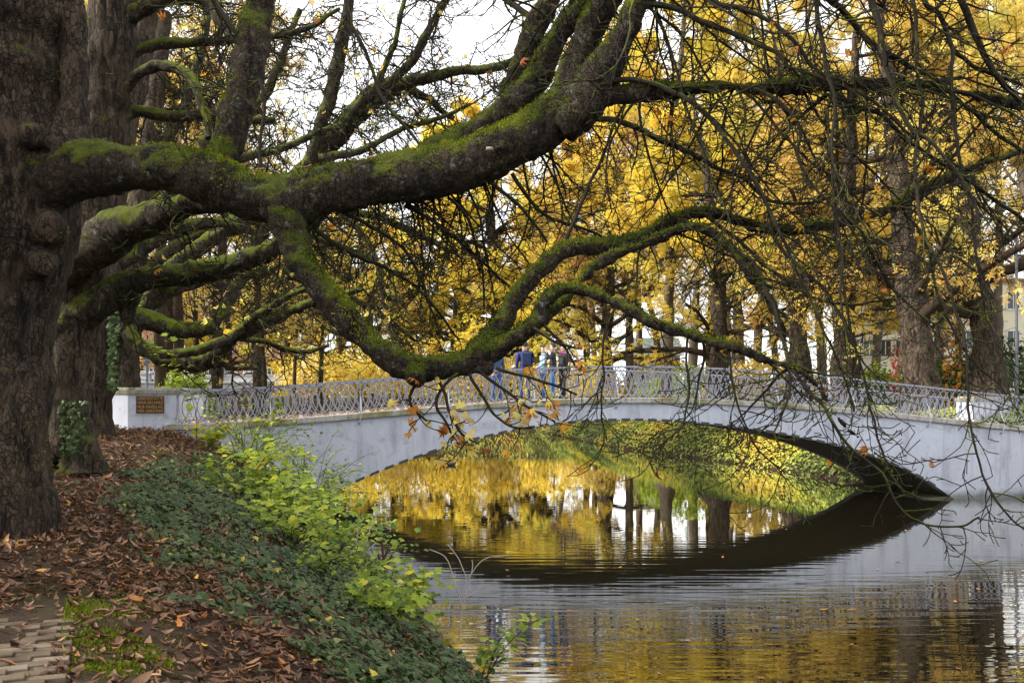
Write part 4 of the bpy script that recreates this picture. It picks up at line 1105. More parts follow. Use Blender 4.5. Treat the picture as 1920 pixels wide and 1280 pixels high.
def proto(seed, H, r0, cfg, leaf_n, leaf_size, leaf_mat, bark):
    rn = random.Random(seed); rg = np.random.default_rng(seed)
    wood, tw_, tips_ = grow(rn, H, r0, cfg)
    # root flare on the trunk
    p, r = np.array(wood[0][0]), np.array(wood[0][1]); 
    p = crom(np.column_stack([p, r]), 5); r = p[:, 3] * (1 + .9 * np.exp(-p[:, 2] / .5)); p = p[:, :3]
    V_, Q_ = tubes([(p, r)], 20); rv = np.repeat(r, 20); dn = (V_ - np.repeat(p, 20, axis=0)) / (rv[:, None] + 1e-6)
    V_ = V_ + dn * (((vnoise(V_, 1.1, seed) - .5) * .5 + np.abs(vnoise(V_ * np.array((1, 1, .25)), 3.2, seed + 1) - .5) * .6 + (vnoise(V_, 4, seed + 2) - .5) * .25) * np.minimum(rv, .7))[:, None]
    tm = mesh_np('trunk', V_, Q_, True, mat=M['bark_trunk'] if cfg is CFG_BROAD else bark)
    lm = wood_mesh('limbs', wood[1:], 6, bark)
    twm = wood_mesh('twigs', tw_, 3, bark)
    tp = np.array(tips_)
    wgt = np.clip((vnoise(tp, .62, seed + 7) - .40) * 4, .03, 1) * np.clip((vnoise(tp, 1.7, seed + 8) - .25) * 3, .1, 1); wgt /= wgt.sum()
    k = rg.choice(len(tp), leaf_n, p=wgt)
    pos = tp[k] + rg.normal(0, .16, (leaf_n, 3))
    nv = rg.normal(0, .65, (leaf_n, 3)) + np.array((0, 0, .75))
    R = frames(nv, rg.uniform(0, 6.28, leaf_n))
    V, Q = scatter(PALM[0], PALM[1], pos, R, leaf_size * rg.uniform(.6, 1.2, leaf_n))
    cl = vnoise(pos, .45, seed)
    tint = np.clip(.5 + (cl - .5) * 1.0 + rg.normal(0, .17, leaf_n), 0, 1)
    cm = mesh_np('crown', V, Q, False, {'tint': np.repeat(tint, len(PALM[0]))}, leaf_mat)
    print('proto', seed, 'twigs', len(tw_), 'tips', len(tp))
    return dict(trunk=tm, limbs=lm, twigs=twm, crown=cm, H=H)
PR = {
 'bare_high': proto(109, 19, .26, CFG_HIGH, 2400, .18, M['leaf_gold'], M['bark_far']),
 'thin_yellow': proto(108, 21, .22, CFG_BARE, 7000, .19, M['leaf_yellow'], M['bark_grey']),
 'tall_yellow': proto(101, 19, .30, CFG_TALL, 12000, .21, M['leaf_yellow'], M['bark_grey']),
 'tall_gold': proto(102, 21, .30, CFG_TALL, 7000, .19, M['leaf_gold'], M['bark_grey']),
 'broad_gold': proto(103, 16, .55, CFG_BROAD, 8500, .21, M['leaf_gold'], M['bark_far']),
 'broad_yellow': proto(104, 15, .50, CFG_BROAD, 12000, .21, M['leaf_yellow'], M['bark_far']),
 'thin_brown': proto(105, 22, .26, CFG_BARE, 5000, .22, M['leaf_brown'], M['bark_grey']),
 'bare': proto(106, 17, .30, CFG_BARE, 1900, .19, M['leaf_gold'], M['bark_far']),
 'chestnut_thick': proto(107, 17, .66, CFG_BROAD, 6500, .26, M['leaf_gold'], M['bark_far']),
}
def plant(kind, px, Y, scale, rz, label, group, name='tree', sz=None, own=None):
    X = (px - CX) * Y / F if own is None else own
    z = float(ground_z(X, Y, False)) - .08
    root = empty(name, (X, Y, z), rz); root.scale = (scale, scale, sz or scale * (1.0 if kind.startswith('tall') is False else 1.28))
    tag(root, label, 'tree', group)
    for part in ('trunk', 'limbs', 'twigs', 'crown'):
        o = link(part, PR[kind][part], None, root)
        if part != 'trunk': o['kind'] = 'stuff'
    return root
gR = 'autumn trees along the right bank'
plant('chestnut_thick', 1728, 40.5, 1.0, .4, 'thick dark chestnut trunk with low fork behind the right railing', gR, 'chestnut_tree')
plant('broad_gold', 1852, 43, 1.15, 2.1, 'second thick trunk at the right, beside the grey lamp post', gR, 'chestnut_tree')
plant('broad_gold', 1592, 47, 1.1, 4.0, 'chestnut behind the railing, left of the thickest right bank trunk', gR, 'chestnut_tree')
plant('broad_gold', 1492, 52, 1.05, 1.2, 'dark trunk midway along the right railing with golden crown', gR, 'chestnut_tree')
plant('broad_yellow', 1345, 57, 1.1, 5.0, 'golden chestnut drooping over the right half of the railing', gR, 'chestnut_tree')
plant('tall_yellow', 1250, 62, 1.2, .8, 'brightest yellow tree, a tall column right of the picture centre', gR)
plant('broad_yellow', 1140, 80, 1.2, 2.7, 'yellow tree behind the group of people on the bridge', gR)
plant('broad_yellow', 985, 101, 1.2, 3.9, 'yellow tree seen through the loop of the drooping limb', gR)
plant('tall_gold', 1420, 68, 1.05, 2.2, 'tall golden tree with slim grey trunk, upper right', 'tall slim golden trees upper right')
for i, (px, Y, k, s) in enumerate([(1540, 62, 'tall_gold', 1.0), (1640, 66, 'tall_yellow', 1.1), (1760, 60, 'tall_gold', 1.0), (1870, 64, 'tall_gold', 1.1), (1960, 52, 'tall_gold', 1.0), (1700, 80, 'tall_yellow', 1.2), (1330, 84, 'tall_gold', 1.2), (1490, 88, 'tall_yellow', 1.2), (1590, 92, 'tall_gold', 1.25), (1820, 88, 'tall_gold', 1.2), (1200, 92, 'tall_gold', 1.15), (2060, 60, 'tall_gold', 1.0), (1300, 70, 'tall_gold', 1.1), (1390, 62, 'tall_yellow', 1.1), (1180, 80, 'tall_yellow', 1.1)]):
    plant(k, px, Y, s, i * 1.37, 'slim tall golden tree in the wood behind the right bank', 'slim golden trees of the wood behind the right bank')
for i, (px, Y, s) in enumerate([(1380, 74, 1.05), (1460, 78, 1.0), (1575, 76, 1.1), (1680, 72, 1.0), (1800, 76, 1.05), (1120, 84, .92), (1060, 96, .95), (1240, 78, 1.05)]):
    plant('thin_brown' if i % 2 else 'thin_yellow', px, Y, s, i * 2.1 + .5, 'slender half bare brown tree in the wood behind the bridge', 'slender half bare trees of the wood behind the bridge')
gL = 'trees beyond the bridge on the left'
for i, (px, Y, k, s) in enumerate([(930, 104, 'broad_yellow', 1.8), (760, 102, 'broad_yellow', .75), (850, 103, 'broad_yellow', .8), (940, 102, 'broad_yellow', .8), (1020, 103, 'broad_yellow', .85), (820, 108, 'broad_yellow', 1.3), (690, 104, 'broad_yellow', 1.15), (600, 110, 'broad_yellow', 1.05), (540, 102, 'broad_yellow', .95), (330, 112, 'broad_yellow', .9), (240, 106, 'broad_gold', 1.0), (875, 118, 'broad_gold', 1.6), (740, 120, 'broad_yellow', 1.25), (1010, 112, 'broad_gold', 1.6), (430, 110, 'broad_yellow', .9), (140, 112, 'broad_gold', 1.1), (40, 108, 'broad_yellow', 1.1), (1100, 116, 'tall_gold', 1.3), (480, 116, 'broad_yellow', 1.0), (640, 116, 'broad_gold', 1.2)]):
    plant(k, px, Y, s, i * 1.9 + .3, 'yellow crowned tree far off along the street behind the bridge', 'yellow trees far off along the street')
for i, (px, Y, s) in enumerate([(300, 58, 1.1), (410, 66, 1.05), (505, 72, .9), (215, 72, 1.1), (120, 66, 1.1), (560, 92, .8), (640, 99, .85), (355, 84, 1.1), (405, 50, 1.1), (500, 58, .95), (300, 47, 1.2), (590, 70, .8)]):
    plant('bare_high', px, Y, s, i * 1.7, 'slender half bare brown tree beyond the left end of the bridge', 'slender half bare trees beyond the left bridge end')
plant('bare_high', 330, 52, 1.1, 1.0, 'nearly bare tree beyond the left end of the bridge', gL, 'chestnut_tree')
plant('bare_high', 255, 44, 1.05, 3.0, 'nearly bare chestnut just behind the left bridge pier', gL, 'chestnut_tree')
plant('bare_high', 470, 74, .95, 5.0, 'bare tree standing further back on the left bank', gL, 'chestnut_tree')
plant('bare', 90, 48, 1.2, 2.0, 'bare crowned tree hidden behind the left trunks', gL, 'chestnut_tree')
plant('bare', 175, 60, 1.2, 4.2, 'sparse tree seen between the left trunks', gL, 'chestnut_tree')

for i, (X, Y, s) in enumerate([(-17, -1, 1.0), (-18.5, 5.5, 1.05), (-17.5, 11.5, .95)]):  # trees out of view, added to shade the great trunk and near bank
    plant('broad_gold', 0, Y, s, i * 2.2, 'unseen golden chestnut added left of the path to shade the foreground', 'unseen chestnuts added left of the path for shade', 'chestnut_tree', own=X)
for i, (X, Y, s) in enumerate([(-26, 34, 1.0), (-34, 48, 1.1), (-30, 22, 1.0), (-42, 36, 1.1), (-40, 62, 1.1), (-52, 80, 1.2)]):
    plant('broad_gold' if i % 2 else 'broad_yellow', 0, Y, s, i * 1.9, 'autumn tree on the lawn left of the great trunk, hidden behind it', 'trees on the lawn hidden behind the great trunk', own=X)
# ------------------------------------------------------------------ ground cover
def on_ground(N, xlo, xhi, ylo, yhi):
    return None
def slope_normal(X, Y):
    e = .12
    zx = (ground_z(X + e, Y, False) - ground_z(X - e, Y, False)) / (2 * e); zy = (ground_z(X, Y + e, False) - ground_z(X, Y - e, False)) / (2 * e)
    return np.stack([-zx, -zy, np.ones_like(zx)], 1)
# ivy on the near slope
def ivy_w(u, Y, X):
    lim = np.interp(Y, [4, 5.5, 6.5, 7.6, 8.6, 11, 14, 17, 20, 24, 27], [1.1, 1.5, 2.0, 2.6, 3.4, 3.9, 4.2, 4.4, 4.0, 2.2, 1.5])
    n = vn2(X, Y, 1.1, 71) - .5; n2 = vn2(X, Y, 3.2, 72) - .5
    return np.clip((lim - u + n * 2.0 + n2 * 1.0) / .7, 0, 1) * np.clip(.72 + (vn2(X, Y, 1.6, 73) - .40) * 2.2, 0.05, 1)
Yg = 3.5 + (27.5 - 3.5) * nr.random(90000) ** 1.5
ug = nr.uniform(-.05, 6.0, 90000); Xg = XL(Yg) - ug
keep = nr.random(90000) < ivy_w(ug, Yg, Xg) * .72
Xi, Yi = Xg[keep], Yg[keep]; N = len(Xi)
Zi = ground_z(Xi, Yi) + nr.uniform(.03, .12, N)
nv = slope_normal(Xi, Yi) + nr.normal(0, .38, (N, 3)) + np.array((.12, -.18, 0))
R = frames(nv, nr.uniform(0, 6.28, N))
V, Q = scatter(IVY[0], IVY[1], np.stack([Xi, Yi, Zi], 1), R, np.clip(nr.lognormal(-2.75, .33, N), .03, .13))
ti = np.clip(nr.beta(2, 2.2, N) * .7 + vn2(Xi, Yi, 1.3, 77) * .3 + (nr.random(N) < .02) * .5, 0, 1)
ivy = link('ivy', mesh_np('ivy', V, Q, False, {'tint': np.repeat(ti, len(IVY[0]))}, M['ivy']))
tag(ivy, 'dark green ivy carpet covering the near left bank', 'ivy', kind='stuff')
print('ivy', N)
# leaf litter on the near bank and path
def litter(name, label, X, Y, zoff, size, zfun=None, mat='litter'):
    N = len(X); parts_v, parts_q, tint = [], [], []
    b = 0
    tm = [dead_leaf(1.4, .5), dead_leaf(.5, .9), dead_leaf(2.6, .2), dead_leaf(3.4, 1.2)]
    g = nr.integers(0, 4, N)
    for k in range(4):
        m_ = g == k; n = m_.sum()
        if n == 0: continue
        x, y = X[m_], Y[m_]; z = (ground_z(x, y) if zfun is None else zfun(x, y)) + nr.uniform(*zoff, n)
        nv = (slope_normal(x, y) if zfun is None else np.tile((0, 0, 1.0), (n, 1))) + nr.normal(0, .28, (n, 3))
        Rk = frames(nv, nr.uniform(0, 6.28, n)); V, Q = scatter(tm[k][0], tm[k][1], np.stack([x, y, z], 1), Rk, size * np.clip(nr.lognormal(-.15, .38, n), .35, 1.7))
        parts_v.append(V); parts_q += [q + b for q in Q]; b += len(V)
        tint.append(np.repeat(np.clip(nr.beta(1.3, 1.5, n) * .96 + (nr.random(n) < .03) * .4, 0, 1), len(tm[k][0])))
    o = link(name, mesh_np(name, np.vstack(parts_v), parts_q, True, {'tint': np.concatenate(tint)}, M[mat]))
    tag(o, label, 'fallen leaves', kind='stuff'); return o
def dens_litter(u, Y, X):
    d = np.clip(.75 + (vn2(X, Y, .9, 81) - .42) * 1.8, .12, 1)
    d = d * np.where((u > 4.2) & (Y < 7.2), .16, 1.0)
    d = d * np.interp(ivy_w(u, Y, X), [0, .5, 1], [1, .85, .34])
    d = d * np.where((u > 3.3) & (u < 4.15) & (Y < 7.5), .45, 1.0)
    return d
Yg = 3.5 + (15 - 3.5) * nr.random(44000) ** 1.25; ug = nr.uniform(.2, 9, 44000); Xg = XL(Yg) - ug
keep = nr.random(44000) < dens_litter(ug, Yg, Xg)
litter('leaf_litter', 'curled brown chestnut leaves strewn over the path and near bank', Xg[keep], Yg[keep], (.0, .045), .098)
Yg = nr.uniform(15, 29, 17000); ug = nr.uniform(1.0, 11, 17000); Xg = XL(Yg) - ug
keep = nr.random(17000) < dens_litter(ug, Yg, Xg) * 1.0
litter('leaf_litter', 'rusty leaves covering the bank below the left bridge pier', Xg[keep], Yg[keep], (.0, .05), .125)
_ok = np.where((_fn[:, 2] > .8) & ((lab == names.index('limb')) | (lab == names.index('low_limb'))))[0]; _ok = nr.choice(_ok, 34)
V, Q = scatter(*dead_leaf(1.6, .6), _cen[_ok] + np.array((0, 0, .018)), frames(_fn[_ok] + nr.normal(0, .3, (34, 3)), nr.uniform(0, 6.28, 34)), nr.uniform(.06, .13, 34))
tag(link('leaf_litter', mesh_np('leaf_litter', V, Q, True, {'tint': np.repeat(nr.uniform(.4, .96, 34), 12)}, M['litter'])), 'few reddish dead leaves caught on the great mossy limb', 'fallen leaves', kind='stuff')
# leaves blown over the bridge deck
sd = nr.uniform(S0, S1, 1600); vd = nr.uniform(.45, BW - .45, 1600)
Xd = BO[0] + sd * E1[0] + vd * NB[0]; Yd = BO[1] + sd * E1[1] + vd * NB[1]
litter('leaf_litter', 'dry leaves scattered along the bridge deck', Xd, Yd, (0, .02), .15, lambda x, y: zdeck((x - BO[0]) * E1[0] + (y - BO[1]) * E1[1]) - .02)
# bright moss along the edge of the brick path and at the tree feet
Ym = nr.uniform(4.6, 8.2, 26000); wm = nr.uniform(-.75, .06, 26000)
base = porg[None] + pdir[None] * ((Ym - 5.3) / pdir[1])[:, None] + pn[None] * wm[:, None]
keep = (vn2(base[:, 0], base[:, 1], 3.2, 91) + .5 * vn2(base[:, 0], base[:, 1], 11, 92) + (wm + .38) * .55 + nr.normal(0, .13, 26000) > .80)
bx, by = base[keep, 0], base[keep, 1]; N = len(bx)
tuft = ([(-.25, 0, 0), (.25, 0, 0), (0, .25, 1), (0, -.25, 0), (0, .3, 0), (.3, 0, .8)], [[(0, 1, 2), (3, 4, 5)]])
V, Q = scatter(tuft[0], tuft[1], np.stack([bx, by, ground_z(bx, by) - .004], 1), frames(slope_normal(bx, by) + nr.normal(0, .3, (N, 3)), nr.uniform(0, 6.28, N)), nr.uniform(.014, .034, N))
moss = link('moss', mesh_np('moss', V, Q, False, {'tint': np.repeat(nr.random(N), 6)}, M['moss_tuft']))
tag(moss, 'bright green moss cushions edging the brick path', 'moss', kind='stuff')
# far bank ivy beyond the arch; sunlight is put into its leaf colours
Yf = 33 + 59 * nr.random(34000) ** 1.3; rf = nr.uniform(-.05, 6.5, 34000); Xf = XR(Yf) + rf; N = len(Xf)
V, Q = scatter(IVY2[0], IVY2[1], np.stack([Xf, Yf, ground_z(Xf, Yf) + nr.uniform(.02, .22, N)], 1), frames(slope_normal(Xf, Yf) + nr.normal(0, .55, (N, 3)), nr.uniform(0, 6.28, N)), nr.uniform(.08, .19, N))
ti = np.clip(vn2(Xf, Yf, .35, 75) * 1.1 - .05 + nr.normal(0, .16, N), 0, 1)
tag(link('ivy', mesh_np('ivy', V, Q, False, {'tint': np.repeat(ti, len(IVY2[0]))}, M['ivy_far'])), 'yellow green ivy coloured as if sunlit, on the far bank through the arch', 'ivy', kind='stuff')
# low growth on the level ground right and left beyond the bridge
def tufts(name, label, X, Y, size, mat, zmax, tm=IVY2):
    N = len(X)
    V, Q = scatter(tm[0], tm[1], np.stack([X, Y, ground_z(X, Y) + nr.uniform(.02, zmax, N)], 1), frames(nr.normal(0, .6, (N, 3)) + np.array((0, -.3, .7)), nr.uniform(0, 6.28, N)), size * nr.uniform(.6, 1.3, N))
    return tag(link(name, mesh_np(name, V, Q, False, {'tint': np.repeat(nr.random(N), len(tm[0]))}, M[mat])), label, 'ground cover', kind='stuff')
Yq = nr.uniform(38, 60, 9000); tufts('ground_cover', 'yellow and green leaves on the ground under the right bank trees', XR(Yq) + nr.uniform(6, 24, 9000), Yq, .22, 'leaf_lime', .16)
Yq = nr.uniform(28, 60, 8000); tufts('ground_cover', 'low green growth beyond the left end of the bridge', XL(Yq) - nr.uniform(.3, 14, 8000), Yq, .2, 'leaf_lime', .25)

# ------------------------------------------------------------------ shrubs on the near bank
def shrub(name, label, px, Y, u, h, spread, nst, leaf, lsize, mat, group, seed, tm=OVATE, lean=(.25, -.15), tintoff=0.0, x=None):
    X = XL(Y) - u if x is None else x
    z = float(ground_z(X, Y, False)) - .03
    root = empty(name, (float(X), Y, z)); tag(root, label, 'shrub' if name == 'shrub' else 'plant', group)
    rn = random.Random(seed); rg = np.random.default_rng(seed)
    st, pos, nv = [], [], []
    for k in range(nst):
        a = rn.uniform(0, 6.283); p = (rn.uniform(-.12, .12) * spread, rn.uniform(-.12, .12) * spread, 0)
        d = nrm((math.cos(a) * spread * .55 + lean[0], math.sin(a) * spread * .55 + lean[1], 1.0))
        L = h * rn.uniform(.6, 1.2); n = 9; pts = [p]; x_, y_, z_ = p
        for i in range(n):
            w = rdir(rn); d = nrm((d[0] + w[0] * .16, d[1] + w[1] * .16, d[2] + w[2] * .12 - .045 * i * spread))
            x_ += d[0] * L / n; y_ += d[1] * L / n; z_ += d[2] * L / n; pts.append((x_, y_, z_))
            if i > 1:
                for _ in range(leaf):
                    w = rdir(rn); ll = lsize * rn.uniform(.5, 2.4)
                    pos.append((x_ + w[0] * ll, y_ + w[1] * ll, z_ + w[2] * ll * .5)); nv.append((rn.gauss(0, .35) + .1, rn.gauss(-.25, .35), 1))
        st.append((pts, np.linspace(.009, .003, n + 1)))
    link('stem', wood_mesh('stem', st, 4, M['bark_far']), None, root)
    N = len(pos); pos = np.array(pos)
    V, Q = scatter(tm[0], tm[1], pos, frames(np.array(nv), rg.uniform(0, 6.28, N)), lsize * rg.uniform(.6, 1.35, N))
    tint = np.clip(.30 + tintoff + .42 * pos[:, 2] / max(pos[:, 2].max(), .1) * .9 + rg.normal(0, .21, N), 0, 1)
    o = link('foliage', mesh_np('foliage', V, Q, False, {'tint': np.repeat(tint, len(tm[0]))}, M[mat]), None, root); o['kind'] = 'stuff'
    return root
gS = 'lime green shrubs on the near bank'
shr = [(11.6, 1.2, .5, 1.0), (12.6, 1.7, .7, 1.0), (13.3, .7, .7, 1.1), (14.2, 1.9, .9, 1.2), (14.9, .7, .8, 1.2), (15.6, 2.2, 1.0, 1.2), (16.2, 1.1, 1.0, 1.2), (17.0, .3, .8, 1.2), (17.4, 2.5, 1.0, 1.1), (18.2, 1.5, 1.2, 1.1), (18.9, .5, 1.1, 1.1), (19.8, 2.3, 1.3, 1.0), (20.4, 1.0, 1.3, 1.0), (21.4, 2.4, 1.5, .9), (22.0, .9, 1.5, .9), (23.0, 2.2, 1.7, .8), (23.6, .7, 1.6, .8), (24.6, 1.8, 1.8, .8), (25.4, .8, 1.6, .8)]
lbl = 'lime green leafy shrub in the thicket on the near bank'
for i, (Y, u, h, sp_) in enumerate(shr):
    h *= 1.22
    big = Y < 20 and i % 3 != 1
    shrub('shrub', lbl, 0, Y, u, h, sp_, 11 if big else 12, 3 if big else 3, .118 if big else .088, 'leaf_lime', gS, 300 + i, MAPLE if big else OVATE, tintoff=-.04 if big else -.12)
shrub('sapling', 'young maple sapling with broad green leaves before the railing end', 0, 23.5, 3.0, 2.6, .15, 1, 6, .17, 'leaf_lime', None, 331, MAPLE, (0, 0), -.15, x=(372 - CX) * 23.5 / F)
shrub('sapling', 'slender leafy shoot rising before the abutment wall', 0, 22.5, 1.2, 2.0, .25, 2, 5, .13, 'leaf_lime', None, 332, MAPLE, (0, 0), -.1, x=(480 - CX) * 22.5 / F)
shrub('sapling', 'small sapling with lime leaves leaning over the water, bottom centre', 0, 11.0, -.05, 1.05, .5, 3, 4, .11, 'leaf_lime', None, 333, OVATE, (.4, 0), -.05, x=(905 - CX) * 11.0 / F)
shrub('sapling', 'yellowing seedling at the foot of the left bridge wall', 0, 24.8, 3.6, .7, .6, 5, 4, .14, 'leaf_lime', None, 334, MAPLE, (0, 0), .3, x=(395 - CX) * 24.8 / F)
# dry stalks by the water
def stalks(label, px, Y, pts_list, r, mat, z0):
    root = empty('dry_stalk', (0, 0, 0)); tag(root, label, 'plant')
    for q in pts_list: link('stem', wood_mesh('stem', [traced([(x, y, Y, r) for x, y in q], 4, .03)], 5, mat), None, root)
M['stalk_red'] = mat_plain('dock_stalk', (.075, .028, .018), .9)
M['stalk_pale'] = mat_plain('dry_stem', (.36, .30, .24), .8)
stalks('dark red dock stalk standing at the water edge', 0, 15.6, [[(725, 1130), (724, 1090), (720, 1050), (717, 1015)], [(723, 1075), (730, 1055), (735, 1040)], [(722, 1065), (712, 1050), (708, 1035)], [(720, 1050), (726, 1035), (730, 1022)], [(724, 1095), (735, 1078), (745, 1072)]], 2.3, M['stalk_red'], 0)
stalks('pale bare stem with thin forked twigs over the water', 0, 12.6, [[(862, 1200), (866, 1150), (876, 1100), (885, 1065), (884, 1050)], [(868, 1140), (850, 1080), (835, 1045), (805, 1030)], [(876, 1090), (860, 1050), (838, 1020)], [(880, 1080), (905, 1050), (960, 1038)], [(870, 1120), (900, 1105), (920, 1095)]], 1.1, M['stalk_pale'], 0)
stalks('pale dry twigs leaning from the shrubs to the water', 0, 15.5, [[(660, 1075), (680, 1040), (690, 1000), (700, 975)], [(672, 1055), (690, 1030), (705, 1015)], [(650, 1060), (668, 1010), (672, 985)]], 1.0, M['stalk_pale'], 0)
# ivy on the trunks
def trunk_ivy(label, px0, px1, py0, py1, Y, n, size, mat='ivy', cat='ivy'):
    u_ = nr.random(n); v_ = nr.random(n)
    c = (px0 + px1) / 2; w = (px1 - px0) / 2
    ps = np.array([P(c + w * (2 * a - 1), py0 + (py1 - py0) * b, Y - .12 + .25 * (2 * a - 1) ** 2 + rnd.uniform(-.05, .03)) for a, b in zip(u_, v_)])
    R = frames(np.column_stack([nr.normal(.2, .4, n), nr.normal(-1, .3, n), nr.normal(.3, .35, n)]), nr.uniform(0, 6.28, n))
    V, Q = scatter(IVY[0], IVY[1], ps, R, size * nr.uniform(.6, 1.2, n))
    o = link('climbing_ivy' if cat == 'ivy' else 'climbing_vine', mesh_np('ivy', V, Q, False, {'tint': np.repeat(nr.random(n) * .9, len(IVY[0]))}, M[mat]))
    tag(o, label, cat, kind='stuff')
trunk_ivy('dark ivy clump on the foot of the second trunk', 112, 160, 752, 855, 16.5, 260, .085)
trunk_ivy('thin green ivy strand climbing the third trunk', 205, 220, 585, 730, 23.2, 320, .12)
trunk_ivy('scarlet creeper on a slim trunk behind the right railing', 1668, 1686, 648, 745, 44.5, 130, .13, 'leaf_red', 'creeper')
trunk_ivy('orange red creeper hanging between the two right trunks', 1768, 1806, 610, 765, 44.0, 260, .16, 'leaf_orange', 'creeper')

# ------------------------------------------------------------------ things around
# floating leaves
fl_me = mesh_np('floating_leaf', *scatter(dead_leaf(1.0, .25)[0], dead_leaf(1.0, .25)[1], np.zeros((1, 3)), np.eye(3)[None], [1.0]), True, {'tint': np.full(12, .93)}, M['litter'])
fl_me2 = fl_me.copy(); fl_me2.attributes['tint'].data.foreach_set('value', np.full(12, .99, dtype=np.float32))
for k in range(70):
    Y = 11.5 + 32 * rnd.random() ** 1.3; lo, hi = float(XL(Y)) + .3, min(float(XR(Y)) - .3, Y * .52)
    o = link('floating_leaf', fl_me if k % 3 else fl_me2); X = rnd.uniform(lo, hi)
    o.location = (X, Y, .004); o.rotation_euler = (0, 0, rnd.uniform(0, 6.28)); o.scale = [rnd.uniform(.07, .15)] * 3
    tag(o, 'orange fallen leaf floating on the dark canal', 'leaf', 'leaves floating on the canal')

# duck on the water
duck = empty('duck', P(846, 872, 45.0)[:2] + (0.0,), .6); tag(duck, 'small dark duck swimming beneath the bridge arch', 'duck')
def blob(name, parent, mat, secs, n=10):
    """lofted body: sections (x, z, ry, rz)"""
    V = []; Fq = []
    for x, z, ry, rz in secs:
        for k in range(n):
            a = 2 * math.pi * k / n; V.append((x, ry * math.cos(a), z + rz * math.sin(a)))
    for i in range(len(secs) - 1):
        for k in range(n):
            Fq.append((i*n+k, (i+1)*n+k, (i+1)*n+(k+1) % n, i*n+(k+1) % n))
    Fq.append(tuple(range(n))); Fq.append(tuple(range((len(secs)-1)*n, len(secs)*n))[::-1])
    me = bpy.data.meshes.new(name); me.from_pydata(V, [], Fq); me.update(); me.polygons.foreach_set('use_smooth', np.ones(len(me.polygons), dtype=bool))
    return link(name, me, mat, parent)
dk = mat_plain('duck_feathers', (.05, .045, .04), .7)
blob('body', duck, dk, [(-.30, .13, .015, .01), (-.22, .08, .06, .04), (-.08, .06, .11, .08), (.08, .06, .11, .085), (.2, .08, .06, .07), (.24, .14, .04, .05), (.26, .22, .045, .05), (.30, .25, .04, .04), (.335, .245, .015, .015)])
blob('bill', duck, mat_plain('duck_bill', (.4, .28, .05), .5), [(.325, .24, .02, .014), (.36, .235, .022, .008), (.39, .232, .012, .005)], 8)

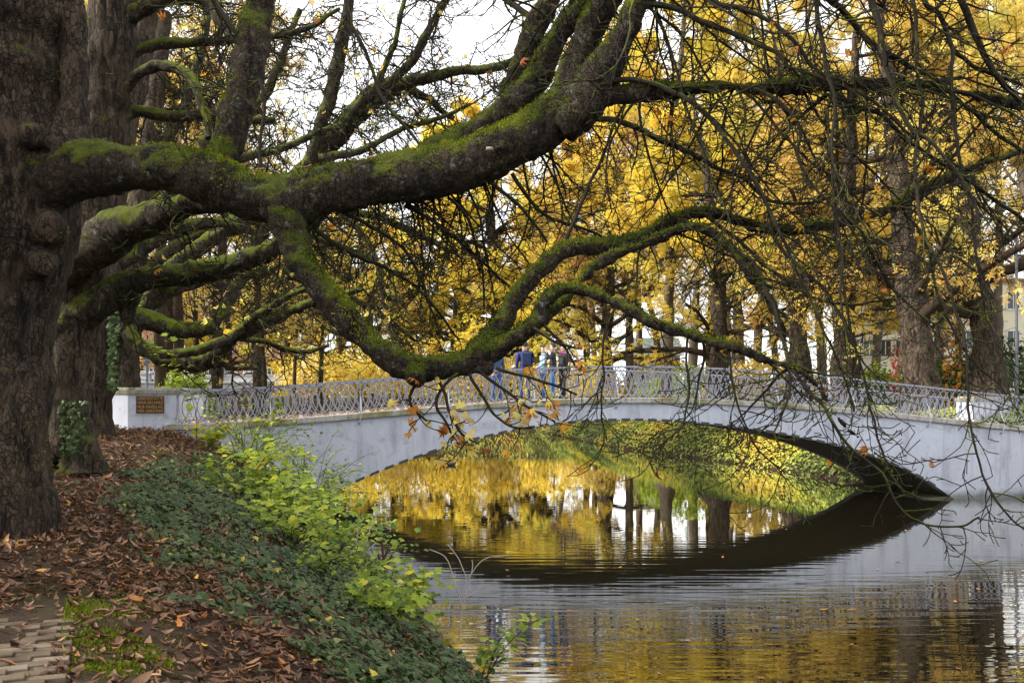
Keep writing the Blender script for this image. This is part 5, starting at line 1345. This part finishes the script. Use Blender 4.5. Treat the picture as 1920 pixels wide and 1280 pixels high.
# people on the bridge
def person(label, px, v, h, facing, jacket, trousers, hair, arms, lean=0.0, skin=(.45, .29, .22), scarf=None, bag=None, longhair=False):
    s = s_of(px) * 1.0
    # place at depth v on the deck so that the pixel column matches
    r = (px - CX) / F; s = (r * (BO[1] + v * NB[1]) - (BO[0] + v * NB[0])) / (E1[0] - r * E1[1])
    base = BP(s, v, float(zdeck(s)) - .02)
    root = empty('person', base, facing); tag(root, label, 'person', 'people on the bridge')
    k = h / 1.75
    J = {'pel': (0, 0, .95), 'wst': (0, .0, 1.10), 'chs': (lean * .6, 0, 1.30), 'nck': (lean, 0, 1.47), 'hd0': (lean + .01, 0, 1.56), 'hd1': (lean + .03, 0, 1.70)}
    E = [('pel', 'wst'), ('wst', 'chs'), ('chs', 'nck'), ('nck', 'hd0'), ('hd0', 'hd1')]
    Rr = {'pel': (.15, .12), 'wst': (.14, .11), 'chs': (.18, .13), 'nck': (.065, .065), 'hd0': (.085, .09), 'hd1': (.082, .095)}
    for sd, sg in (('l', 1), ('r', -1)):
        fx = .10 * sg
        J.update({'hip' + sd: (0, .10 * sg, .90), 'kn' + sd: (.03 + fx * .3, .11 * sg, .50), 'an' + sd: (-.02 + fx * .3, .11 * sg, .09), 'to' + sd: (.13 + fx * .3, .12 * sg, .035)})
        E += [('pel', 'hip' + sd), ('hip' + sd, 'kn' + sd), ('kn' + sd, 'an' + sd), ('an' + sd, 'to' + sd)]
        Rr.update({'hip' + sd: (.105, .10), 'kn' + sd: (.07, .07), 'an' + sd: (.055, .055), 'to' + sd: (.045, .035)})
        el, ha = arms[0 if sg > 0 else 1]
        J.update({'sh' + sd: (lean * .8, .19 * sg, 1.40), 'el' + sd: (el[0], el[1] * sg, el[2]), 'wr' + sd: (ha[0], ha[1] * sg, ha[2])})
        E += [('chs', 'sh' + sd), ('sh' + sd, 'el' + sd), ('el' + sd, 'wr' + sd)]
        Rr.update({'sh' + sd: (.075, .075), 'el' + sd: (.055, .055), 'wr' + sd: (.042, .042)})
        # hand: palm and five short fingers
        w = Vector(J['wr' + sd]); e = Vector(J['el' + sd]); d = (w - e).normalized(); side = d.cross(Vector((0, 0, 1)))
        side = side.normalized() if side.length > .1 else Vector((0, 1, 0))
        J['pm' + sd] = tuple(w + d * .07); E.append(('wr' + sd, 'pm' + sd)); Rr['pm' + sd] = (.034, .02)
        for fi_, off in enumerate((-.03, -.01, .01, .03)):
            J[f'f{fi_}{sd}'] = tuple(w + d * (.16 - abs(off - .005) * .8) + side * off * 1.2); E.append(('pm' + sd, f'f{fi_}{sd}')); Rr[f'f{fi_}{sd}'] = (.009, .009)
        J['th' + sd] = tuple(w + d * .09 + side * -.055); E.append(('wr' + sd, 'th' + sd)); Rr['th' + sd] = (.01, .01)
    keys = list(J); ix = {a: i for i, a in enumerate(keys)}
    me = bpy.data.meshes.new('body'); me.from_pydata([tuple(c * k for c in J[a]) for a in keys], [(ix[a], ix[b]) for a, b in E], []); me.update()
    o = bpy.data.objects.new('tmp_body', me); C.objects.link(o)
    sk = o.modifiers.new('skin', 'SKIN'); sk.use_smooth_shade = True
    lay_ = me.skin_vertices[0].data if len(me.skin_vertices) else None
    if lay_ is None:
        bpy.context.view_layer.objects.active = o; me.skin_vertices_add() if hasattr(me, 'skin_vertices_add') else None
        lay_ = me.skin_vertices[0].data
    for a in keys:
        lay_[ix[a]].radius = tuple(q * k for q in Rr[a]); lay_[ix[a]].use_root = (a == 'pel')
    o.modifiers.new('sub', 'SUBSURF').levels = 1
    dg = bpy.context.evaluated_depsgraph_get(); ev = bpy.data.meshes.new_from_object(o.evaluated_get(dg)); bpy.data.objects.remove(o)
    ev.name = 'body'
    mats = [mat_plain('jacket', jacket, .8), mat_plain('trousers', trousers, .85), mat_plain('skin', skin, .5, var=.05), mat_plain('shoes', (.03, .03, .03), .6)]
    for m_ in mats: ev.materials.append(m_)
    hands = [Vector(J['pm' + sd]) * k for sd in 'lr']
    for p in ev.polygons:
        c = p.center; z = c.z / k
        if min((c - hq).length for hq in hands) < .095 * k: p.material_index = 2
        elif z > 1.485: p.material_index = 2
        elif z < .10: p.material_index = 3
        elif z < .88 and abs(c.y / k) < .20 and c.x < .25: p.material_index = 1
        else: p.material_index = 0
        p.use_smooth = True
    body = link('body', ev, None, root)
    # hair cap, facial features
    hx = (lean + .02) * k; hz = 1.64 * k
    hv = []; hf = []
    nu, nv_ = 12, 7
    low = 1.9 if not longhair else 2.35
    for i in range(nv_ + 1):
        th = low * i / nv_
        for j in range(nu):
            a = 2 * math.pi * j / nu
            cut = min(th, 1.15) if math.cos(a) > .35 else th
            rr = .108 * k
            hv.append((hx - .012 * k + rr * math.sin(cut) * math.cos(a), rr * .92 * math.sin(cut) * math.sin(a), hz + .035 * k + rr * 1.12 * math.cos(cut)))
    for i in range(nv_):
        for j in range(nu): hf.append((i*nu+j, (i+1)*nu+j, (i+1)*nu+(j+1) % nu, i*nu+(j+1) % nu))
    hm = bpy.data.meshes.new('hair'); hm.from_pydata(hv, [], hf); hm.update(); hm.polygons.foreach_set('use_smooth', np.ones(len(hm.polygons), dtype=bool))
    link('hair', hm, mat_plain('hair', hair, .7), root)
    fm = MB(); fm.box((hx + .10 * k, 0, hz - .01 * k), (.03 * k, .022 * k, .045 * k))
    fm.box((hx + .085 * k, .035 * k, hz + .022 * k), (.02 * k, .022 * k, .01 * k)); fm.box((hx + .085 * k, -.035 * k, hz + .022 * k), (.02 * k, .022 * k, .01 * k))
    fm.build('face', mats[2], root, bevel=.004)
    if scarf:
        sm = MB(); ring = [(lean * k + .085 * k * math.cos(a), .085 * k * math.sin(a), 1.47 * k) for a in np.linspace(0, 6.283, 13)]
        sm.tube(ring, .045 * k, 7); sm.tube([(lean * k - .06 * k, .05 * k, 1.46 * k), (-.12 * k, .12 * k, 1.36 * k), (-.14 * k, .14 * k, 1.22 * k)], .04 * k, 6); sm.build('scarf', mat_plain('scarf', scarf, .9), root, smooth=True)
    if bag:
        bm_ = MB(); bm_.box((-.20 * k, 0, 1.24 * k), (.15 * k, .28 * k, .40 * k)); bm_.build('backpack', mat_plain('backpack', bag, .8), root, bevel=.04)
    return root
A_DOWN = ((.02, .24, 1.12), (.10, .22, .88)); A_RAIL = ((.05, .24, 1.14), (.28, .16, 1.02)); A_UP = ((.16, .22, 1.28), (.22, .10, 1.52)); A_PK = ((-.06, .27, 1.14), (.08, .20, .96))
person('person in dark blue clothes half hidden behind the dipping limb', 931, .9, 1.66, math.radians(-60), (.03, .06, .14), (.04, .10, .28), (.03, .02, .015), (A_DOWN, A_PK))
person('person in a blue jacket with dark hair, left of the chatting group', 984, 1.3, 1.76, math.radians(100), (.012, .028, .16), (.03, .07, .17), (.025, .02, .016), (A_DOWN, A_RAIL), bag=(.02, .03, .09))
person('person with pale face and light blue top among the group', 1019, 1.0, 1.64, math.radians(-165), (.28, .40, .52), (.05, .10, .22), (.08, .045, .02), (A_RAIL, A_DOWN), skin=(.55, .38, .31), longhair=True)
person('person in a black jacket raising an arm, bright blue trousers', 1037, .75, 1.66, math.radians(-175), (.02, .02, .03), (.04, .15, .36), (.03, .022, .018), (A_UP, A_DOWN))
person('person in black with a pink scarf at the right of the group', 1056, 1.25, 1.66, math.radians(-150), (.018, .018, .022), (.03, .03, .045), (.025, .02, .02), (A_DOWN, A_PK), scarf=(.5, .10, .32), longhair=True)

# lamp post and sign posts
def post(label, px, Y, h, r, col, name='lamp_post', head=True):
    X = (px - CX) * Y / F; z = float(ground_z(X, Y, False))
    root = empty(name, (X, Y, z - .05)); tag(root, label, 'lamp post' if head else 'post')
    mt = mat_plain(name + '_paint', col, .5, 0, .2, 6, .1)
    m = MB(); m.cyl((0, 0, 0), r * 1.6, r * 1.5, .5); m.cyl((0, 0, .5), r * 1.5, r, .08); m.cyl((0, 0, .58), r, r * .75, h - .58); m.build('pole', mt, root, smooth=False)
    if head:
        m = MB(); m.tube([(0, 0, h - .05), (0, -.3, h + .25), (0, -.8, h + .35)], r * .6, 8); m.build('arm', mt, root, smooth=True)
        m = MB(); m.box((0, -1.05, h + .33), (.22, .6, .12)); m.build('lamp_head', mt, root, bevel=.04)
    else:
        m = MB(); m.box((0, -r - .01, h * .72), (.16, .02, .5)); m.build('sticker_panel', mat_plain('sticker', (.10, .20, .42), .5), root)
post('tall grey lamp post at the right edge', 1906, 41, 7.5, .07, (.10, .11, .13))
post('slim blue grey post by the street at the left', 276, 62, 3.9, .085, (.16, .24, .38), 'street_post', False)

# the street bridge closing the canal in the distance
RB = 98.9
rbm = empty('street_bridge', (-22, RB, 0)); tag(rbm, 'pale grey street bridge wall with parapet pillars, far left', 'bridge')
M['rb'] = mat_concrete('street_bridge_render', (.52, .53, .55), .6)
m = MB(); m.box((-6, 0, 1.6), (62, .5, 5.2)); m.build('wall', M['rb'], rbm)
m = MB(); m.box((-6, -.07, 4.28), (62.2, .75, .16)); m.build('coping', M['rb'], rbm)
for i in range(9):
    xx = -36 + i * 7.2
    m = MB(); m.box((xx, -.02, 4.72), (1.0, .66, .72)); m.box((xx, -.02, 5.16), (1.2, .8, .16)); m.build('pillar', M['rb'], rbm, bevel=.03)
    if i % 2 == 0:
        m = MB(); m.box((xx + 3.6, 0, 4.66), (6.0, .3, .58)); m.box((xx + 3.6, 0, 5.01), (6.0, .42, .1)); m.build('parapet_panel', M['rb'], rbm)
    else:
        m = MB()
        for j in range(7): m.cyl((xx + .9 + j * .9, 0, 4.36), .09, .07, .6, 8)
        m.box((xx + 3.6, 0, 5.01), (6.0, .3, .1)); m.build('balustrade', M['rb'], rbm)

# cars on that street
def car(label, px, Y, col, rz):
    X = (px - CX) * Y / F
    root = empty('parked_car', (X, Y, 4.02), rz); tag(root, label, 'car', 'cars on the far street')
    paint = mat_plain('car_paint', col, .25, 0, .05, 3, .02); glass = mat_plain('car_glass', (.03, .035, .04), .08); rub = mat_plain('tyre', (.02, .02, .02), .8)
    prof = [(-2.1, .35), (-2.15, .75), (-1.95, .98), (-1.25, 1.05), (-.75, 1.42), (.75, 1.46), (1.45, 1.05), (2.0, .92), (2.15, .6), (2.1, .32)]
    def ext(pr, w0, y0):
        V = [(x, -w0 * (1 - .14 * max(0, z - .9) / .5), z) for x, z in pr] + [(x, w0 * (1 - .14 * max(0, z - .9) / .5), z) for x, z in pr]; n = len(pr)
        return V, [tuple(range(n)), tuple(range(n, 2 * n))[::-1]] + [((i + 1) % n, i, n + i, n + (i + 1) % n) for i in range(n)]
    m = MB(); m.add(*ext(prof, .86, 0)); m.build('body', paint, root, bevel=.05)
    m = MB(); m.add(*ext([(-1.08, 1.06), (-.72, 1.36), (-.05, 1.38), (-.05, 1.06)], .90, 0)); m.build('window', glass, root)
    m = MB(); m.add(*ext([(.03, 1.06), (.03, 1.38), (.72, 1.39), (1.2, 1.06)], .90, 0)); m.build('window', glass, root)
    for x in (-1.35, 1.35):
        for y in (-.80, .80):
            m = MB(); n = 14
            vs_ = [(x + .32 * math.cos(2*math.pi*i/n), y - .1, .33 + .32 * math.sin(2*math.pi*i/n)) for i in range(n)] + [(x + .32 * math.cos(2*math.pi*i/n), y + .1, .33 + .32 * math.sin(2*math.pi*i/n)) for i in range(n)]
            m.add(vs_, [tuple(range(n)), tuple(range(n, 2*n))[::-1]] + [((i+1) % n, i, n+i, n+(i+1) % n) for i in range(n)]); m.build('wheel', rub, root)
    for y in (-.6, .6):
        m = MB(); m.box((2.1, y, .72), (.1, .3, .14)); m.build('headlight', mat_plain('headlight', (.8, .8, .78), .2), root, bevel=.02)
        m = MB(); m.box((-2.12, y, .82), (.08, .26, .16)); m.build('tail_light', mat_plain('tail_light', (.5, .03, .02), .3), root)
car('white car parked on the far street beside the blue grey post', 258, 103, (.75, .75, .76), .3)
car('second white car, just right of the blue grey post', 292, 104, (.72, .73, .75), .2)
car('silver car on the far street above the pale parapet', 425, 102, (.62, .64, .67), .1)
car('white car at the right end of the far parapet', 478, 103, (.74, .74, .74), 0)

# buildings behind the trees
def building(name, label, px0, px1, Y, z0, h, dep, wall, floors, cols, roofc, roof='gable', winc=(.04, .05, .06), wsize=(1.1, 1.5)):
    x0 = (px0 - CX) * Y / F; x1 = (px1 - CX) * Y / F; w = x1 - x0
    root = empty(name, ((x0 + x1) / 2, Y, z0)); tag(root, label, 'building')
    m = MB(); m.box((0, dep / 2, h / 2), (w, dep, h)); m.build('wall', wall, root)
    rm = mat_plain(name + '_roof', roofc, .8, 0, .25, 3, .3)
    if roof == 'gable':
        V = [(-w/2-.4, -.5, h), (w/2+.4, -.5, h), (w/2+.4, dep+.5, h), (-w/2-.4, dep+.5, h), (-w/2-.2, dep/2, h + dep*.42), (w/2+.2, dep/2, h + dep*.42)]
        m = MB(); m.add(V, [(0, 1, 5, 4), (2, 3, 4, 5), (1, 2, 5), (3, 0, 4), (3, 2, 1, 0)]); m.build('roof', rm, root)
    else:
        m = MB(); m.box((0, dep / 2, h + .15), (w + .5, dep + .5, .3)); m.build('roof', rm, root)
    gl = mat_plain(name + '_glass', winc, .1); fr = mat_plain(name + '_frame', (.7, .7, .68), .5)
    for f in range(floors):
        for c in range(cols):
            xx = -w / 2 + w * (c + .5) / cols; zz = h * (f + .52) / floors
            m = MB(); a, b = wsize
            for (dx, dz, sx, sz) in ((0, b/2, a + .16, .1), (0, -b/2, a + .3, .12), (-a/2, 0, .1, b), (a/2, 0, .1, b), (0, 0, .06, b)):
                m.box((xx + dx, -.03, zz + dz), (sx, .1, sz))
            wf = m.build('window', fr, root)
            m = MB(); m.box((xx, -.012, zz), (a, .03, b)); m.build('pane', gl, wf)
def mat_brickwall():
    t = NT('brick_facade'); v = t.coord()
    b = t.node('ShaderNodeTexBrick', Vector=t.mapping(t.node('ShaderNodeVectorRotate', Vector=v, Angle=math.radians(90), rotation_type='X_AXIS').outputs[0], (1, 1, 1)), Scale=3.0, Color1=(.24, .09, .06, 1), Color2=(.32, .14, .09, 1), Mortar=(.35, .3, .26, 1))
    t.bsdf(b.outputs['Color'], .9); return t.m
building('brick_building', 'red brick building behind the far street, left', 225, 520, 138, 4.0, 11, 12, mat_brickwall(), 3, 8, (.14, .08, .06))
building('white_building', 'white house glimpsed between the right bank trunks', 1585, 1735, 92, 2.8, 12, 10, mat_plain('white_render', (.80, .80, .80), .8, 0, .06, 1, .1), 4, 5, (.15, .12, .11), 'flat')
building('cream_house', 'cream yellow house with grey windows right of the thickest trunk', 1745, 2010, 86, 2.8, 10, 10, mat_plain('cream_render', (.72, .68, .50), .8, 0, .06, 1, .1), 3, 6, (.16, .12, .10), 'flat')
building('garden_pavilion', 'small cream pavilion with grey green roof behind the bridge centre', 1195, 1275, 100, 3.4, 3.6, 4.5, mat_plain('pavilion_render', (.70, .66, .55), .8, 0, .06, 1, .1), 1, 3, (.30, .36, .35), 'gable', wsize=(.8, 1.3))

# hedges and bushes beyond the bridge
def bush(name, label, px, Y, w, h, n, size, mat, cat, seed, x=None, z=None, d=None):
    X = (px - CX) * Y / F; zz = float(ground_z(X, Y, False)) if z is None else z
    root = empty(name, (X, Y, zz)); tag(root, label, cat)
    rg = np.random.default_rng(seed)
    dirs = rg.normal(0, 1, (n, 3)); dirs /= np.linalg.norm(dirs, axis=1, keepdims=True); dirs[:, 2] = np.abs(dirs[:, 2])
    rr = rg.uniform(.55, 1.0, n) ** .6 * (1 + (vnoise(dirs, 2.6, seed) - .5) * .6)
    pos = dirs * rr[:, None] * np.array((w / 2, (d or w) / 2, h))
    V, Q = scatter(IVY2[0], IVY2[1], pos, frames(dirs + rg.normal(0, .5, (n, 3)), rg.uniform(0, 6.28, n)), size * rg.uniform(.6, 1.3, n))
    link('foliage', mesh_np('foliage', V, Q, False, {'tint': np.repeat(np.clip(rg.normal(.5, .22, n), 0, 1), len(IVY2[0]))}, M[mat]), None, root)['kind'] = 'stuff'
    rn_ = random.Random(seed); st = []
    for k in range(9):
        a = rn_.uniform(0, 6.28); st.append(([(0, 0, -.1), (math.cos(a) * w * .12, math.sin(a) * w * .12, h * .4), (math.cos(a) * w * .3, math.sin(a) * w * .3, h * .75)], [.04, .03, .015]))
    link('stem', wood_mesh('stem', st, 5, M['bark_far']), None, root)
bush('hedge', 'dark green hedge behind the right end of the bridge', 1890, 50, 9, 3.6, 5200, .2, 'leaf_hedge', 'hedge', 401, d=3)
bush('bush', 'green bush between the two right trunks', 1790, 47, 3.6, 2.6, 1800, .2, 'leaf_green', 'bush', 402)
bush('bush', 'yellow green bush left of the scarlet creeper', 1640, 49, 3.2, 2.2, 1500, .2, 'leaf_lime', 'bush', 403)
bush('bush', 'orange brown undergrowth behind the middle of the right railing', 1430, 60, 8, 3.0, 3000, .22, 'leaf_gold', 'bush', 404)
bush('bush', 'brownish undergrowth behind the people on the bridge', 1120, 80, 7, 2.2, 2400, .22, 'leaf_gold', 'bush', 405)
bush('bush', 'feathery pale yellow green bush just beyond the left railing', 345, 46, 3.2, 2.2, 2600, .17, 'leaf_lime', 'bush', 406)
bush('bush', 'green shrub behind the first loops of the railing', 352, 36.5, 2.2, 1.3, 1200, .15, 'leaf_lime', 'bush', 407)
bush('bush', 'golden bush on the far bank left of the people', 840, 96.5, 9, 3.4, 2600, .24, 'leaf_yellow', 'bush', 408)
bush('bush', 'yellow bush by the far street under the dipping limb', 640, 99.5, 12, 3.6, 3200, .26, 'leaf_yellow', 'bush', 409)
bush('bush', 'olive bush on the far bank behind the railing centre', 1290, 66, 7, 2.6, 2400, .22, 'leaf_lime', 'bush', 410)

for i, (px, Y, w, h) in enumerate([(600, 96, 9, 4.0), (700, 96.2, 11, 4.6), (790, 95.4, 10, 4.4), (880, 95, 10, 4.6), (960, 94, 9, 4.4), (1040, 91.5, 8, 3.6)]):
    bush('bush', 'yellow bush in the row closing the far end of the canal', px, Y, w, h, 2600, .24, 'leaf_yellow' if i % 2 else 'leaf_gold', 'bush', 420 + i, d=4)
for o in C.objects:
    if o.get('label', '').startswith('yellow bush in the row'): o['group'] = 'yellow bushes at the far end of the canal'
# put the origin of each hand traced plant at its own base
def rebase(root, base):
    b = Vector(base); root.location = b
    for c in root.children: c.location = Vector(c.location) - b
bases = {'huge old': P(-28, 1060, 11.2), 'second chestnut': P(140, 890, 17), 'third chestnut': P(200, 850, 24), 'fourth chestnut': P(235, 800, 33), 'dark red dock': P(725, 1130, 15.6), 'pale bare stem': P(862, 1200, 12.6), 'pale dry twigs': P(655, 1070, 15.5)}
for o in list(C.objects):
    if o.parent is None and o.type == 'EMPTY':
        for k, b in bases.items():
            if o.get('label', '').startswith(k): rebase(o, b)
